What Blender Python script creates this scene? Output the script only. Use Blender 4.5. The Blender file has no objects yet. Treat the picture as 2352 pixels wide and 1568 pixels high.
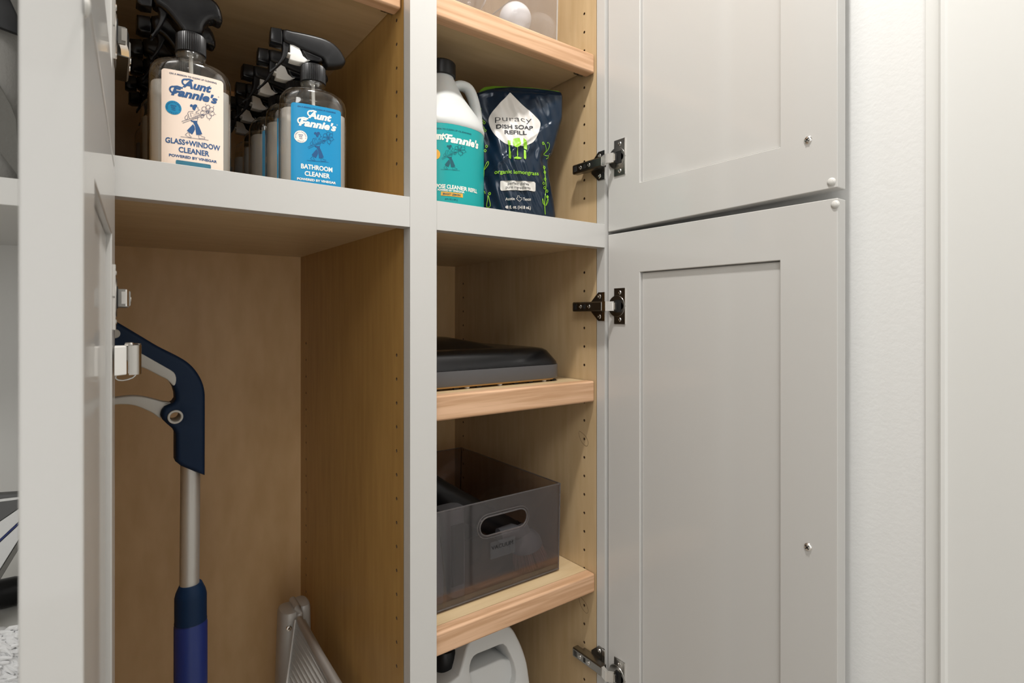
import bpy, bmesh, math, random
from mathutils import Vector, Matrix
from mathutils.geometry import tessellate_polygon
random.seed(7)
sc = bpy.context.scene
COL = sc.collection
PI = math.pi
H = 1.25                                   # eye height above the floor; built relative to the eye, lifted at the end
FPX, TH, CX, CY = 1270.9, 0.6371, 1176.0, 727.7
ct, st = math.cos(TH), math.sin(TH)

# ------------------------------------------------------------------ camera, world, lights, exposure
cam_d = bpy.data.cameras.new('camera')
cam = bpy.data.objects.new('camera', cam_d); COL.objects.link(cam)
cam.location = (0, 0, 0); cam.rotation_euler = (PI/2, 0, -TH)
cam_d.sensor_width = 36; cam_d.lens = 36*FPX/2352
cam_d.shift_y = -(784-CY)/2352
cam_d.clip_start = 0.02
cam_d.dof.use_dof = True; cam_d.dof.focus_distance = 0.72; cam_d.dof.aperture_fstop = 11
sc.camera = cam
sc.view_settings.view_transform = 'Standard'; sc.view_settings.look = 'None'
sc.view_settings.gamma = 1; sc.view_settings.use_curve_mapping = False
sc.view_settings.exposure = -0.27
w = bpy.data.worlds.new('world'); sc.world = w; w.use_nodes = True
w.node_tree.nodes['Background'].inputs[0].default_value = (1.0, 0.995, 0.985, 1)
w.node_tree.nodes['Background'].inputs[1].default_value = 2.0
def lamp(name, loc, r, e, col=(1, .95, .88)):
    l = bpy.data.lights.new(name, 'AREA'); l.shape = 'DISK'; l.size = 2*r; l.energy = e; l.color = col
    o = bpy.data.objects.new(name, l); COL.objects.link(o); o.location = loc; return o
lamp('ceiling_downlight', (0.27, 0.22, 1.185), .045, 18.0, (1, .975, .94))
lamp('soft_fill_light', (-0.7, -0.9, 1.17), .55, 26, (1, .985, .96))  # added fill lamp, a broad soft source to lift the ambient light

# ------------------------------------------------------------------ pixel helpers (a point of the photo on a plane of the place)
def ray(px, py):
    u = (px-CX)/FPX; v = -(py-CY)/FPX
    return (u*ct+st, -u*st+ct, v)
def onY(px, py, Y):
    d = ray(px, py); k = Y/d[1]; return (k*d[0], k*d[2])
def onX(px, py, X):
    d = ray(px, py); k = X/d[0]; return (k*d[1], k*d[2])

# ------------------------------------------------------------------ materials
def mat(name, col, rough=.5, metal=0, bump=0, bscale=200, coat=0, spec=.5, **kw):
    m = bpy.data.materials.new(name); m.use_nodes = True
    b = m.node_tree.nodes['Principled BSDF']
    b.inputs['Base Color'].default_value = (*col, 1); b.inputs['Roughness'].default_value = rough
    b.inputs['Metallic'].default_value = metal; b.inputs['Coat Weight'].default_value = coat
    b.inputs['Specular IOR Level'].default_value = spec
    for k, v in kw.items(): b.inputs[k.replace('_', ' ')].default_value = v
    if bump:
        nt = m.node_tree; n = nt.nodes.new('ShaderNodeTexNoise'); n.inputs['Scale'].default_value = bscale; n.inputs['Detail'].default_value = 4
        tc = nt.nodes.new('ShaderNodeTexCoord'); nt.links.new(tc.outputs['Object'], n.inputs['Vector'])
        bp = nt.nodes.new('ShaderNodeBump'); bp.inputs['Strength'].default_value = bump; bp.inputs['Distance'].default_value = .002
        nt.links.new(n.outputs['Fac'], bp.inputs['Height']); nt.links.new(bp.outputs[0], b.inputs['Normal'])
    return m
def srgb(r, g, b):
    f = lambda c: (c/255/12.92 if c/255 <= .04045 else ((c/255+.055)/1.055)**2.4)
    return (f(r), f(g), f(b))
def wood(name, c1, c2, stretch, rough=.38, bands=.35, fleck=.5):
    m = bpy.data.materials.new(name); m.use_nodes = True; nt = m.node_tree; N = nt.nodes; L = nt.links
    b = N['Principled BSDF']; b.inputs['Roughness'].default_value = rough
    tc = N.new('ShaderNodeTexCoord'); mp = N.new('ShaderNodeMapping'); mp.inputs['Scale'].default_value = stretch
    L.new(tc.outputs['Object'], mp.inputs['Vector'])
    n1 = N.new('ShaderNodeTexNoise'); n1.inputs['Scale'].default_value = 1; n1.inputs['Detail'].default_value = 5; n1.inputs['Distortion'].default_value = .8
    L.new(mp.outputs[0], n1.inputs['Vector'])
    mp2 = N.new('ShaderNodeMapping'); mp2.inputs['Scale'].default_value = tuple(6*s for s in stretch); L.new(tc.outputs['Object'], mp2.inputs['Vector'])
    n2 = N.new('ShaderNodeTexNoise'); n2.inputs['Scale'].default_value = 1; n2.inputs['Detail'].default_value = 3
    L.new(mp2.outputs[0], n2.inputs['Vector'])
    wv = N.new('ShaderNodeMath'); wv.operation = 'MULTIPLY'; wv.inputs[1].default_value = 22; L.new(n1.outputs['Fac'], wv.inputs[0])
    sn = N.new('ShaderNodeMath'); sn.operation = 'SINE'; L.new(wv.outputs[0], sn.inputs[0])
    s2 = N.new('ShaderNodeMath'); s2.operation = 'MULTIPLY_ADD'; s2.inputs[1].default_value = bands*.5; s2.inputs[2].default_value = .5; L.new(sn.outputs[0], s2.inputs[0])
    mx = N.new('ShaderNodeMix'); mx.data_type = 'FLOAT'; mx.inputs['Factor'].default_value = fleck
    L.new(s2.outputs[0], mx.inputs['A']); L.new(n2.outputs['Fac'], mx.inputs['B'])
    cr = N.new('ShaderNodeValToRGB'); cr.color_ramp.elements[0].position = .28; cr.color_ramp.elements[1].position = .68
    cr.color_ramp.elements[0].color = (*c1, 1); cr.color_ramp.elements[1].color = (*c2, 1)
    L.new(mx.outputs['Result'], cr.inputs[0]); L.new(cr.outputs[0], b.inputs['Base Color'])
    return m
def clear(name, tint, fres=1.0, ior=1.45, rough=.03, milk=0, milkcol=(.9, .9, .88)):
    m = bpy.data.materials.new(name); m.use_nodes = True; nt = m.node_tree; N = nt.nodes; L = nt.links
    N.remove(N['Principled BSDF']); out = N['Material Output']
    t = N.new('ShaderNodeBsdfTransparent'); t.inputs[0].default_value = (*tint, 1)
    g = N.new('ShaderNodeBsdfGlossy'); g.inputs['Roughness'].default_value = rough; g.inputs[0].default_value = (1, 1, 1, 1)
    f0 = ((ior-1)/(ior+1))**2
    ge = N.new('ShaderNodeNewGeometry'); dt = N.new('ShaderNodeVectorMath'); dt.operation = 'DOT_PRODUCT'; L.new(ge.outputs['Normal'], dt.inputs[0]); L.new(ge.outputs['Incoming'], dt.inputs[1])
    ab = N.new('ShaderNodeMath'); ab.operation = 'ABSOLUTE'; L.new(dt.outputs['Value'], ab.inputs[0])
    om = N.new('ShaderNodeMath'); om.operation = 'SUBTRACT'; om.inputs[0].default_value = 1; L.new(ab.outputs[0], om.inputs[1])
    pw = N.new('ShaderNodeMath'); pw.operation = 'POWER'; pw.inputs[1].default_value = 5; L.new(om.outputs[0], pw.inputs[0])
    mu = N.new('ShaderNodeMath'); mu.operation = 'MULTIPLY_ADD'; mu.inputs[1].default_value = (1-f0)*.8*fres; mu.inputs[2].default_value = f0*fres; mu.use_clamp = True; L.new(pw.outputs[0], mu.inputs[0])
    src = t
    if milk:
        d = N.new('ShaderNodeBsdfDiffuse'); d.inputs[0].default_value = (*milkcol, 1)
        tr = N.new('ShaderNodeBsdfTranslucent'); tr.inputs[0].default_value = (*milkcol, 1)
        a = N.new('ShaderNodeMixShader'); a.inputs[0].default_value = .4; L.new(d.outputs[0], a.inputs[1]); L.new(tr.outputs[0], a.inputs[2])
        k = N.new('ShaderNodeMixShader'); k.inputs[0].default_value = milk; L.new(t.outputs[0], k.inputs[1]); L.new(a.outputs[0], k.inputs[2]); src = k
    ms = N.new('ShaderNodeMixShader'); L.new(mu.outputs[0], ms.inputs[0]); L.new(src.outputs[0], ms.inputs[1]); L.new(g.outputs[0], ms.inputs[2])
    L.new(ms.outputs[0], out.inputs[0]); return m

M = {}
M['paint'] = mat('grey_cabinet_paint', (.58, .57, .548), .38, coat=.55, Coat_Roughness=.07)
M['wall'] = mat('white_wall_paint', (.765, .765, .75), .6, bump=.13, bscale=160)
M['trim'] = mat('white_trim_paint', (.74, .74, .715), .35)
M['white'] = mat('white_laminate', (.72, .71, .68), .35)
M['floor'] = mat('pale_floor', (.45, .42, .38), .5)
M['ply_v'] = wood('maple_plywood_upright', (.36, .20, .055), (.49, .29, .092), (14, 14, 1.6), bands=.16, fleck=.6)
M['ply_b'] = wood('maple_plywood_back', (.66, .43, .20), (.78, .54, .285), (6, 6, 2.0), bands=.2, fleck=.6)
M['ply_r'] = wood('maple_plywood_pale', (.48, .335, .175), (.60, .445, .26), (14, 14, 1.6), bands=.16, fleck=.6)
M['ply_h'] = wood('maple_plywood_flat', (.56, .405, .22), (.68, .52, .315), (1.8, 12, 12), bands=.2, fleck=.6)
M['nose'] = wood('solid_maple_edging', (.53, .305, .165), (.71, .45, .28), (2.2, 34, 40), rough=.42, bands=.6, fleck=.45)
M['hole'] = mat('hole_shade_and_pencil', (.12, .07, .035), .8)  # dark tint puts shade into the shelf-pin holes; also colours the pencil marks
M['steel'] = mat('nickel_plated_steel', (.62, .60, .57), .22, 1)
M['steel_d'] = mat('dark_nickel_steel', (.33, .32, .30), .28, 1)
M['bright'] = mat('bright_steel', (.85, .83, .80), .18, 1)
M['alu'] = mat('brushed_aluminium', (.52, .50, .47), .42, .7)
M['stool'] = mat('silver_grey_painted_metal', (.50, .48, .45), .42, .15)
M['dark'] = mat('recess_shade_black', (.01, .01, .01), .6)  # black painted in as the shade of hinge and screw recesses
M['blackpl'] = mat('black_plastic', (.010, .010, .011), .36, spec=.32)
M['blackgl'] = mat('glossy_black_plastic', (.005, .005, .006), .2, spec=.4)
M['greypl'] = mat('dark_grey_plastic', (.09, .09, .095), .4)
M['toolgrey'] = mat('slate_grey_plastic', (.13, .14, .16), .45)
M['navy'] = mat('navy_rubber', srgb(2, 30, 58), .5, spec=.25)
M['navy2'] = mat('royal_navy_plastic', srgb(18, 38, 100), .38)
M['greyin'] = mat('pale_grey_plastic', (.50, .49, .46), .4)
M['whitepl'] = mat('milky_white_plastic', (.80, .79, .76), .35)
M['hdpe'] = mat('natural_white_hdpe', (.60, .615, .605), .4, Subsurface_Weight=.15, Subsurface_Scale=.01)
M['hdpe2'] = mat('white_opaque_hdpe', (.66, .665, .655), .42)
M['pet'] = clear('clear_pet', (.97, .97, .96), 2.0, 1.5, .05)
M['bin'] = clear('smoky_acrylic', (.76, .715, .71), 2.2, 1.45, .05, milk=.024, milkcol=(.46, .49, .58))  # faint bluish milk imitates the veil of room reflection on the walls
M['binedge'] = clear('smoky_acrylic_edge', (.55, .50, .50), 1.5, 1.5, .1, milk=.2, milkcol=(.5, .49, .5))
M['cbin'] = clear('clear_acrylic', (.95, .94, .94), 1.6, 1.45, .04, milk=.06, milkcol=(.7, .68, .68))
M['cbinedge'] = clear('clear_acrylic_edge', (.8, .8, .8), 1.5, 1.5, .1, milk=.5, milkcol=(.85, .82, .78))
M['liquid'] = clear('cloudy_cleaner', (.88, .87, .85), 1.2, 1.4, .12, milk=.50, milkcol=(.93, .91, .88))
M['glass'] = clear('clear_glass', (.9, .9, .9), 1.8, 1.5, .02)
M['opal'] = mat('opal_glass', (.78, .78, .80), .12)
M['cream'] = mat('cream_label', srgb(248, 228, 212), .45)
M['backpaper'] = mat('white_label_back', (.86, .84, .80), .6)
M['ink'] = mat('navy_ink', srgb(38, 86, 138), .5)
M['inkdk'] = mat('slate_ink', srgb(60, 75, 105), .5)
M['badge'] = mat('blue_ink', srgb(0, 138, 184), .5)
M['blue'] = mat('blue_label', srgb(0, 138, 190), .4)
M['bluink'] = mat('deep_blue_ink', srgb(14, 78, 130), .5)
M['cream2'] = mat('cream_ink', srgb(250, 240, 230), .5)
M['teal'] = mat('teal_label', srgb(0, 158, 158), .4)
M['tealink'] = mat('deep_teal_ink', srgb(10, 84, 96), .5)
M['tealbar'] = mat('teal_bar_ink', srgb(50, 120, 145), .5)
M['orange'] = mat('orange_ink', srgb(232, 172, 60), .5)
M['pouch'] = mat('dark_blue_foil', srgb(5, 30, 50), .24, .15)
M['lime'] = mat('lime_ink', srgb(140, 196, 40), .4)
M['limedk'] = mat('lime_foil', srgb(96, 140, 20), .35)
M['pale'] = mat('pale_grey_ink', srgb(214, 210, 204), .35)
M['blkink'] = mat('black_ink', srgb(22, 26, 34), .5)
M['bristle'] = mat('reddish_bristles', (.30, .16, .11), .6)
M['paper'] = mat('white_paper', (.70, .70, .69), .6)
M['papdk'] = mat('charcoal_print', (.09, .09, .09), .4)
M['fluff'] = mat('white_microfibre', (.82, .82, .82), .9)
M['felt'] = mat('grey_felt', (.16, .155, .14), .85, bump=.3, bscale=300)
M['felt2'] = mat('pale_grey_felt', (.33, .32, .30), .85, bump=.3, bscale=300)
M['amber'] = mat('tan_plastic_edge', (.42, .25, .09), .4)

# ------------------------------------------------------------------ object helpers
BASE = {}
def thing(name, label, cat, base=(0, 0, 0), group=None):
    o = bpy.data.objects.new(name, None); COL.objects.link(o); o.location = base; o.empty_display_size = .02
    o['label'] = label; o['category'] = cat
    if group: o['group'] = group
    BASE[o.name] = Vector(base); return o
def tag(o, label, cat, group=None):
    o['label'] = label; o['category'] = cat
    if group: o['group'] = group
    return o
def obj(name, bm, mats, parent=None, smooth=35, bevel=0, seg=2, label=None, base=None):
    me = bpy.data.meshes.new(name)
    b = BASE[parent.name] if parent else Vector(base or (0, 0, 0))
    if b.length: bmesh.ops.translate(bm, vec=-b, verts=bm.verts)
    bmesh.ops.recalc_face_normals(bm, faces=bm.faces) if not getattr(bm, 'keep', False) and name not in NOREC else None
    bm.to_mesh(me); bm.free()
    for m in (mats if isinstance(mats, (list, tuple)) else [mats]): me.materials.append(M[m] if isinstance(m, str) else m)
    if smooth:
        for p in me.polygons: p.use_smooth = True
        me.set_sharp_from_angle(angle=math.radians(smooth))
    o = bpy.data.objects.new(name, me); COL.objects.link(o)
    if parent: o.parent = parent; BASE[o.name] = b
    else: o.location = b; BASE[o.name] = b
    if bevel:
        md = o.modifiers.new('bevel', 'BEVEL'); md.width = bevel; md.segments = seg; md.limit_method = 'ANGLE'; md.angle_limit = math.radians(40); md.harden_normals = True
    if label: o['label'] = label
    return o
NOREC = {'lettering', 'emblem', 'label', 'badge', 'printed_drop', 'printed_sprig', 'printed_outline', 'colour_bar', 'caption_panel', 'back_label'}
def B(): return bmesh.new()
def box(bm, x0, x1, y0, y1, z0, z1, mi=0, zfn=None):
    vs = []
    for x in (x0, x1):
        for y in (y0, y1):
            for z in (z0, z1):
                vs.append(bm.verts.new((x, y, z)))
    for q in ((0, 1, 3, 2), (4, 6, 7, 5), (0, 4, 5, 1), (2, 3, 7, 6), (0, 2, 6, 4), (1, 5, 7, 3)):
        f = bm.faces.new([vs[i] for i in q]); f.material_index = mi
    return vs
def xf(bm, vs, mtx):
    for v in vs: v.co = mtx @ v.co
def rings(bm, rs, close=True, cap=(True, True), mi=0):
    cap = (cap, cap) if isinstance(cap, bool) else cap
    R = [[bm.verts.new(p) for p in r] for r in rs]; n = len(R[0])
    for a, b in zip(R, R[1:]):
        for i in range(n if close else n-1):
            f = bm.faces.new((a[i], a[(i+1) % n], b[(i+1) % n], b[i])); f.material_index = mi
    if cap[0]: bm.faces.new(R[0][::-1]).material_index = mi
    if cap[1]: bm.faces.new(R[-1]).material_index = mi
    return [v for r in R for v in r]
def lathe(bm, prof, c=(0, 0, 0), n=24, axis='z', mi=0, ribs=0, ribd=0, open_=False):
    rs = []
    for r, h in prof:
        ring = []
        for i in range(n):
            a = 2*PI*i/n; rr = r*(1-(ribd if ribs and i % 2 else 0))
            x, y = rr*math.cos(a), rr*math.sin(a)
            p = {'z': (x, y, h), 'y': (x, h, y), 'x': (h, x, y)}[axis]
            ring.append((c[0]+p[0], c[1]+p[1], c[2]+p[2]))
        rs.append(ring)
    return rings(bm, rs, cap=(not open_ and prof[0][0] > 1e-5, not open_ and prof[-1][0] > 1e-5), mi=mi)
def tube(bm, pts, r, n=12, flat=1.0, mi=0):
    pts = [Vector(p) for p in pts]; rs = []
    rr = r if isinstance(r, (list, tuple)) else [r]*len(pts)
    up = Vector((0, 1, 0))
    for i, p in enumerate(pts):
        t = (pts[min(i+1, len(pts)-1)]-pts[max(i-1, 0)]).normalized()
        a = up if abs(t.dot(up)) < .95 else Vector((1, 0, 0))
        s = t.cross(a).normalized(); q = s.cross(t).normalized()
        rs.append([p+s*rr[i]*math.cos(2*PI*k/n)+q*rr[i]*flat*math.sin(2*PI*k/n) for k in range(n)])
    return rings(bm, rs, mi=mi)
def smooth_poly(pts, k=4, closed=True):
    n = len(pts); out = []
    for i in range(n if closed else n-1):
        g = lambda j: Vector(pts[j % n] if closed else pts[max(0, min(n-1, j))])
        p0, p1, p2, p3 = g(i-1), g(i), g(i+1), g(i+2)
        for s in range(k):
            t = s/k
            out.append(tuple(.5*((2*p1)+(-p0+p2)*t+(2*p0-5*p1+4*p2-p3)*t*t+(-p0+3*p1-3*p2+p3)*t**3)))
    if not closed: out.append(tuple(pts[-1]))
    return out
def area2(p): return sum(p[i][0]*p[(i+1) % len(p)][1]-p[(i+1) % len(p)][0]*p[i][1] for i in range(len(p)))
def inset(p, d):
    n = len(p); s = 1 if area2(p) > 0 else -1; out = []
    for i in range(n):
        a, b, c = Vector(p[i-1]), Vector(p[i]), Vector(p[(i+1) % n])
        e1 = (b-a); e2 = (c-b)
        if e1.length < 1e-9: e1 = e2
        if e2.length < 1e-9: e2 = e1
        e1 = e1.normalized(); e2 = e2.normalized()
        n1 = Vector((-e1.y, e1.x))*s; n2 = Vector((-e2.y, e2.x))*s; m = (n1+n2)
        m = n1 if m.length < .2 else m.normalized()
        k = 1/max(.6, m.dot(n1)); out.append(tuple(b+m*d*k))
    return out
def puffy(bm, outline, y0, y1, r=.003, seg=3, holes=(), place=None, mi=0):
    """a slab with rounded rims: outline in (x, z), thickness along y"""
    place = place or (lambda x, y, z: (x, y, z))
    lv = [(r*(1-math.sin(a*PI/2/seg)), y0+r*(1-math.cos(a*PI/2/seg))) for a in range(seg+1)]
    lv += [(d, y1-(y-y0)) for d, y in reversed(lv)]
    caps = []
    for k, lp in enumerate([outline]+list(holes)):
        sgn = 1 if k == 0 else -min(1, .0015/r); n = len(lp)
        R = []
        for d, y in lv:
            q = inset(lp, d*sgn) if d > 1e-7 else lp
            R.append([bm.verts.new(place(x, y, z)) for x, z in q])
        for a, b in zip(R, R[1:]):
            for i in range(n): bm.faces.new((a[i], a[(i+1) % n], b[(i+1) % n], b[i])).material_index = mi
        caps.append((R[0], R[-1], inset(lp, r*sgn)))
    for side in (0, 1):
        es = []
        for c in caps:
            r_ = c[side]; n = len(r_)
            for i in range(n):
                e = bm.edges.get((r_[i], r_[(i+1) % n]))
                if e: es.append(e)
        res = bmesh.ops.triangle_fill(bm, use_beauty=True, use_dissolve=False, edges=es, normal=(Vector(place(0, 1, 0))-Vector(place(0, 0, 0))).normalized())
        for g in res['geom']:
            if isinstance(g, bmesh.types.BMFace): g.material_index = mi
def stadium(cx, cz, hl, r, n=8, tilt=0):
    p = []
    for k in range(n+1): a = -PI/2+PI*k/n; p.append((cx+hl-r+r*math.cos(a), cz+r*math.sin(a)))
    for k in range(n+1): a = PI/2+PI*k/n; p.append((cx-hl+r+r*math.cos(a), cz+r*math.sin(a)))
    return p
def circ(cx, cz, r, n=20, rz=None): return [(cx+r*math.cos(2*PI*k/n), cz+(rz or r)*math.sin(2*PI*k/n)) for k in range(n)]
def rrect(x0, x1, z0, z1, r, n=4):
    p = []
    for cx_, cz_, a0 in ((x1-r, z1-r, 0), (x0+r, z1-r, PI/2), (x0+r, z0+r, PI), (x1-r, z0+r, 1.5*PI)):
        for k in range(n+1): a = a0+PI/2*k/n; p.append((cx_+r*math.cos(a), cz_+r*math.sin(a)))
    return p

# ------------------------------------------------------------------ flat print: shapes in (u, v) wrapped onto a surface
class Print:
    def __init__(s): s.v = []; s.f = []
    def poly(s, pts):
        k = len(s.v); s.v += [tuple(p[:2]) for p in pts]
        for t in tessellate_polygon([[Vector((p[0], p[1], 0)) for p in pts]]):
            a, b, c = (s.v[k+i] for i in t)
            ar = (b[0]-a[0])*(c[1]-a[1])-(b[1]-a[1])*(c[0]-a[0])
            if abs(ar) < 1e-12: continue
            s.f.append(tuple(k+i for i in (t if ar > 0 else t[::-1])))
        return s
    def grid(s, u0, u1, v0, v1, nu, nv):
        k = len(s.v)
        for j in range(nv+1):
            for i in range(nu+1): s.v.append((u0+(u1-u0)*i/nu, v0+(v1-v0)*j/nv))
        for j in range(nv):
            for i in range(nu): a = k+j*(nu+1)+i; s.f.append((a, a+1, a+nu+2, a+nu+1))
        return s
    def stroke(s, pts, wd, closed=False):
        n = len(pts); P = [Vector(p) for p in pts]; nor = []
        for i in range(n):
            a = P[i-1] if (i or closed) else P[i]; b = P[(i+1) % n] if (i < n-1 or closed) else P[i]
            t = (b-a); t = t.normalized() if t.length > 1e-9 else Vector((1, 0)); nor.append(Vector((-t.y, t.x)))
        k = len(s.v)
        for p, m in zip(P, nor): s.v += [tuple(p-m*wd/2), tuple(p+m*wd/2)]
        for i in range(n if closed else n-1):
            a, b = k+2*i, k+2*((i+1) % n); s.f.append((a, b, b+1, a+1))
        return s
    def text(s, body, cu, cv, width, cap, bold=0., shear=0., rot=0, flip=False):
        cu_ = bpy.data.curves.new('t', 'FONT'); cu_.body = body; cu_.size = 1; cu_.shear = shear; cu_.offset = bold; cu_.resolution_u = 3
        o = bpy.data.objects.new('t', cu_); COL.objects.link(o)
        dg = bpy.context.evaluated_depsgraph_get(); me = bpy.data.meshes.new_from_object(o.evaluated_get(dg))
        xs = [v.co.x for v in me.vertices]; x0, x1 = min(xs), max(xs)
        sx = (width if width else (x1-x0)*cap/.729)/(x1-x0); sy = cap/.729; k = len(s.v)
        for v in me.vertices:
            x = (v.co.x-(x0+x1)/2)*sx; y = (v.co.y-.3645)*sy
            s.v.append((cu+x*math.cos(rot)-y*math.sin(rot), cv+x*math.sin(rot)+y*math.cos(rot)))
        for p in me.polygons: s.f.append(tuple(k+i for i in p.vertices))
        bpy.data.objects.remove(o); bpy.data.curves.remove(cu_); bpy.data.meshes.remove(me); return s
    def scaled(s, k, du=0, dv=0): s.v = [(a*k+du, b*k+dv) for a, b in s.v]; return s
    def make(s, name, surf, off, m, parent, label=None):
        F_ = [tuple(f) for f in s.f]; V_ = list(s.v); W_ = [Vector(surf(u, v, off)) for u, v in V_]
        for _ in range(5):
            out = []; mid = {}; ch = False
            for f in F_:
                for t_ in ([f] if len(f) == 3 else [(f[0], f[k], f[k+1]) for k in range(1, len(f)-1)]):
                    e_ = [(W_[t_[k]]-W_[t_[(k+1) % 3]]).length for k in range(3)]; m_ = max(e_)
                    if m_ < .0024: out.append(t_); continue
                    k = e_.index(m_); a, c_, d = t_[k], t_[(k+1) % 3], t_[(k+2) % 3]; key = (min(a, c_), max(a, c_))
                    if key not in mid:
                        mid[key] = len(V_); q = ((V_[a][0]+V_[c_][0])/2, (V_[a][1]+V_[c_][1])/2); V_.append(q); W_.append(Vector(surf(*q, off)))
                    h_ = mid[key]; out += [(a, h_, d), (h_, c_, d)]; ch = True
            F_ = out
            if not ch: break
        bm = B(); vs = [bm.verts.new(q) for q in W_]
        for f in F_:
            try: bm.faces.new([vs[i] for i in f])
            except ValueError: pass
        for v_ in [v_ for v_ in bm.verts if not v_.link_faces]: bm.verts.remove(v_)
        return obj(name, bm, m, parent, smooth=0, label=label)

# emblem of a walking woman carrying a big flower, drawn in label millimetres (u right, v up from the label's top)
def lc(x, y): return ((x-562)/16.09, -(y-(45+(x-95)*.2305))/14.15)
def emblem(solid, line, wd=.38):
    C = lambda pts: [lc(*p) for p in pts]
    solid.poly(C([(527+21*math.cos(a*PI/5), 625+21*math.sin(a*PI/5)) for a in range(10)]))
    solid.poly(C([(540, 648), (552, 618), (585, 606), (612, 618), (616, 640), (600, 652), (592, 672), (580, 700), (555, 690), (542, 668)]))
    solid.poly(C([(512, 835), (545, 850), (615, 858), (618, 880), (580, 880), (530, 868)]))
    solid.poly(C([(552, 872), (612, 884), (650, 960), (690, 1062), (640, 1070), (600, 1068), (590, 990), (580, 930)]))
    solid.poly(C([(552, 905), (574, 940), (582, 985), (565, 1020), (540, 1058), (500, 1030), (460, 996), (505, 950)]))
    S = lambda pts, c=False, k=1: line.stroke(C(pts), wd*k, c)
    S([(604, 655), (625, 650), (628, 680), (640, 692), (628, 700), (624, 716), (600, 715), (596, 738)])
    S([(590, 734), (636, 744), (655, 778)]); S([(560, 712), (488, 712), (474, 735), (498, 815), (516, 822)])
    S([(556, 738), (512, 736), (526, 798)]); S([(628, 800), (616, 852)])
    for k in range(5): S([(556-k*4, 752+k*17), (636-k*4, 758+k*17)], k=.45)
    S([(385, 855), (560, 806), (725, 750), (735, 771), (566, 826), (400, 880)], True)
    S([(660, 800), (690, 816), (716, 798), (712, 772)]); S([(668, 778), (692, 766), (712, 772)])
    S([(440, 832), (432, 795), (462, 757), (476, 800), (462, 828)], True)
    S([(484, 1022), (470, 1028), (436, 1056), (480, 1092), (524, 1106), (526, 1092), (500, 1070), (496, 1040)], True)
    S([(640, 1072), (636, 1086), (642, 1126), (730, 1132), (734, 1114), (686, 1096), (666, 1076)], True)
    S([(370, 1080), (580, 1120), (785, 1158)])
    fx, fy = 772, 730
    S([(fx+14*math.cos(a*PI/5), fy+14*math.sin(a*PI/5)) for a in range(10)], True)
    for q in range(7):
        a = 2*PI*q/7+.32; ux, uy = math.cos(a), math.sin(a)
        if q == 2: continue
        S([(fx+ux*(64+46*math.cos(t*PI/7))-uy*36*math.sin(t*PI/7), fy+uy*(62+46*math.cos(t*PI/7))+ux*36*math.sin(t*PI/7)) for t in range(14)], True)
    for q in range(6):
        a = 2*PI*q/6-.15+PI/7
        S([(fx+118*math.cos(a), fy+112*math.sin(a)), (fx+138*math.cos(a), fy+132*math.sin(a))])

# ------------------------------------------------------------------ room
F, FB, YB = .6349, .6539, 1.1123
X0, X1, X2, XR = .001, .3106, .3485, .6581
XW = .700
ZB, ZT = -1.16, 1.10
CEIL = 1.20
def struct(name, bm, m, **k): o = obj(name, bm, m, **k); o['kind'] = 'structure'; return o
b = B(); box(b, -2.6, XW+.12, -2.6, 1.3, -H-.1, -H); struct('floor', b, 'floor')
b = B(); box(b, -2.6, XW+.12, -2.6, 1.3, CEIL, CEIL+.1); struct('ceiling', b, 'wall')
b = B(); box(b, XW, XW+.12, -2.6, 1.3, -H, CEIL); struct('wall_right', b, 'wall', smooth=0)
b = B(); box(b, -2.6, -2.5, -2.6, 1.3, -H, CEIL); struct('wall_left', b, 'wall')
b = B(); box(b, -2.5, XW, 1.16, 1.3, -H, CEIL); struct('wall_back', b, 'wall')
for n_, (xa_, xb_, za_, zb_) in enumerate(((-2.5, -1.1, -H, CEIL), (-.1, XW, -H, CEIL), (-1.1, -.1, .85, CEIL))):
    b = B(); box(b, xa_, xb_, -1.9, -1.8, za_, zb_); struct('wall_front', b, 'wall')  # unseen wall behind the camera, added with its opening to dim the cabinet interior
# door casing on the right wall
ya = onX(2125, 700, XW-.0025)[0]; yb = onX(2156, 700, XW-.0050)[0]; yc = onX(2178, 700, XW-.0065)[0]
b = B()
prof = [(ya, XW), (ya, XW-.0022), (ya-.0004, XW-.0026), (yb+.0006, XW-.0030), (yb, XW-.0050), (yb-.0012, XW-.0082), (yb-.0030, XW-.0096), (yc+.0022, XW-.0092), (yc, XW-.0078),
        (yc-.012, XW-.0074), (yc-.040, XW-.0092), (.110, XW-.0110), (.100, XW-.0120), (.088, XW-.0120), (.088, XW)]
rings(b, [[(x, y, z) for y, x in prof] for z in (-H, .92)]); struct('trim_1', b, 'trim', smooth=25)

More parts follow.
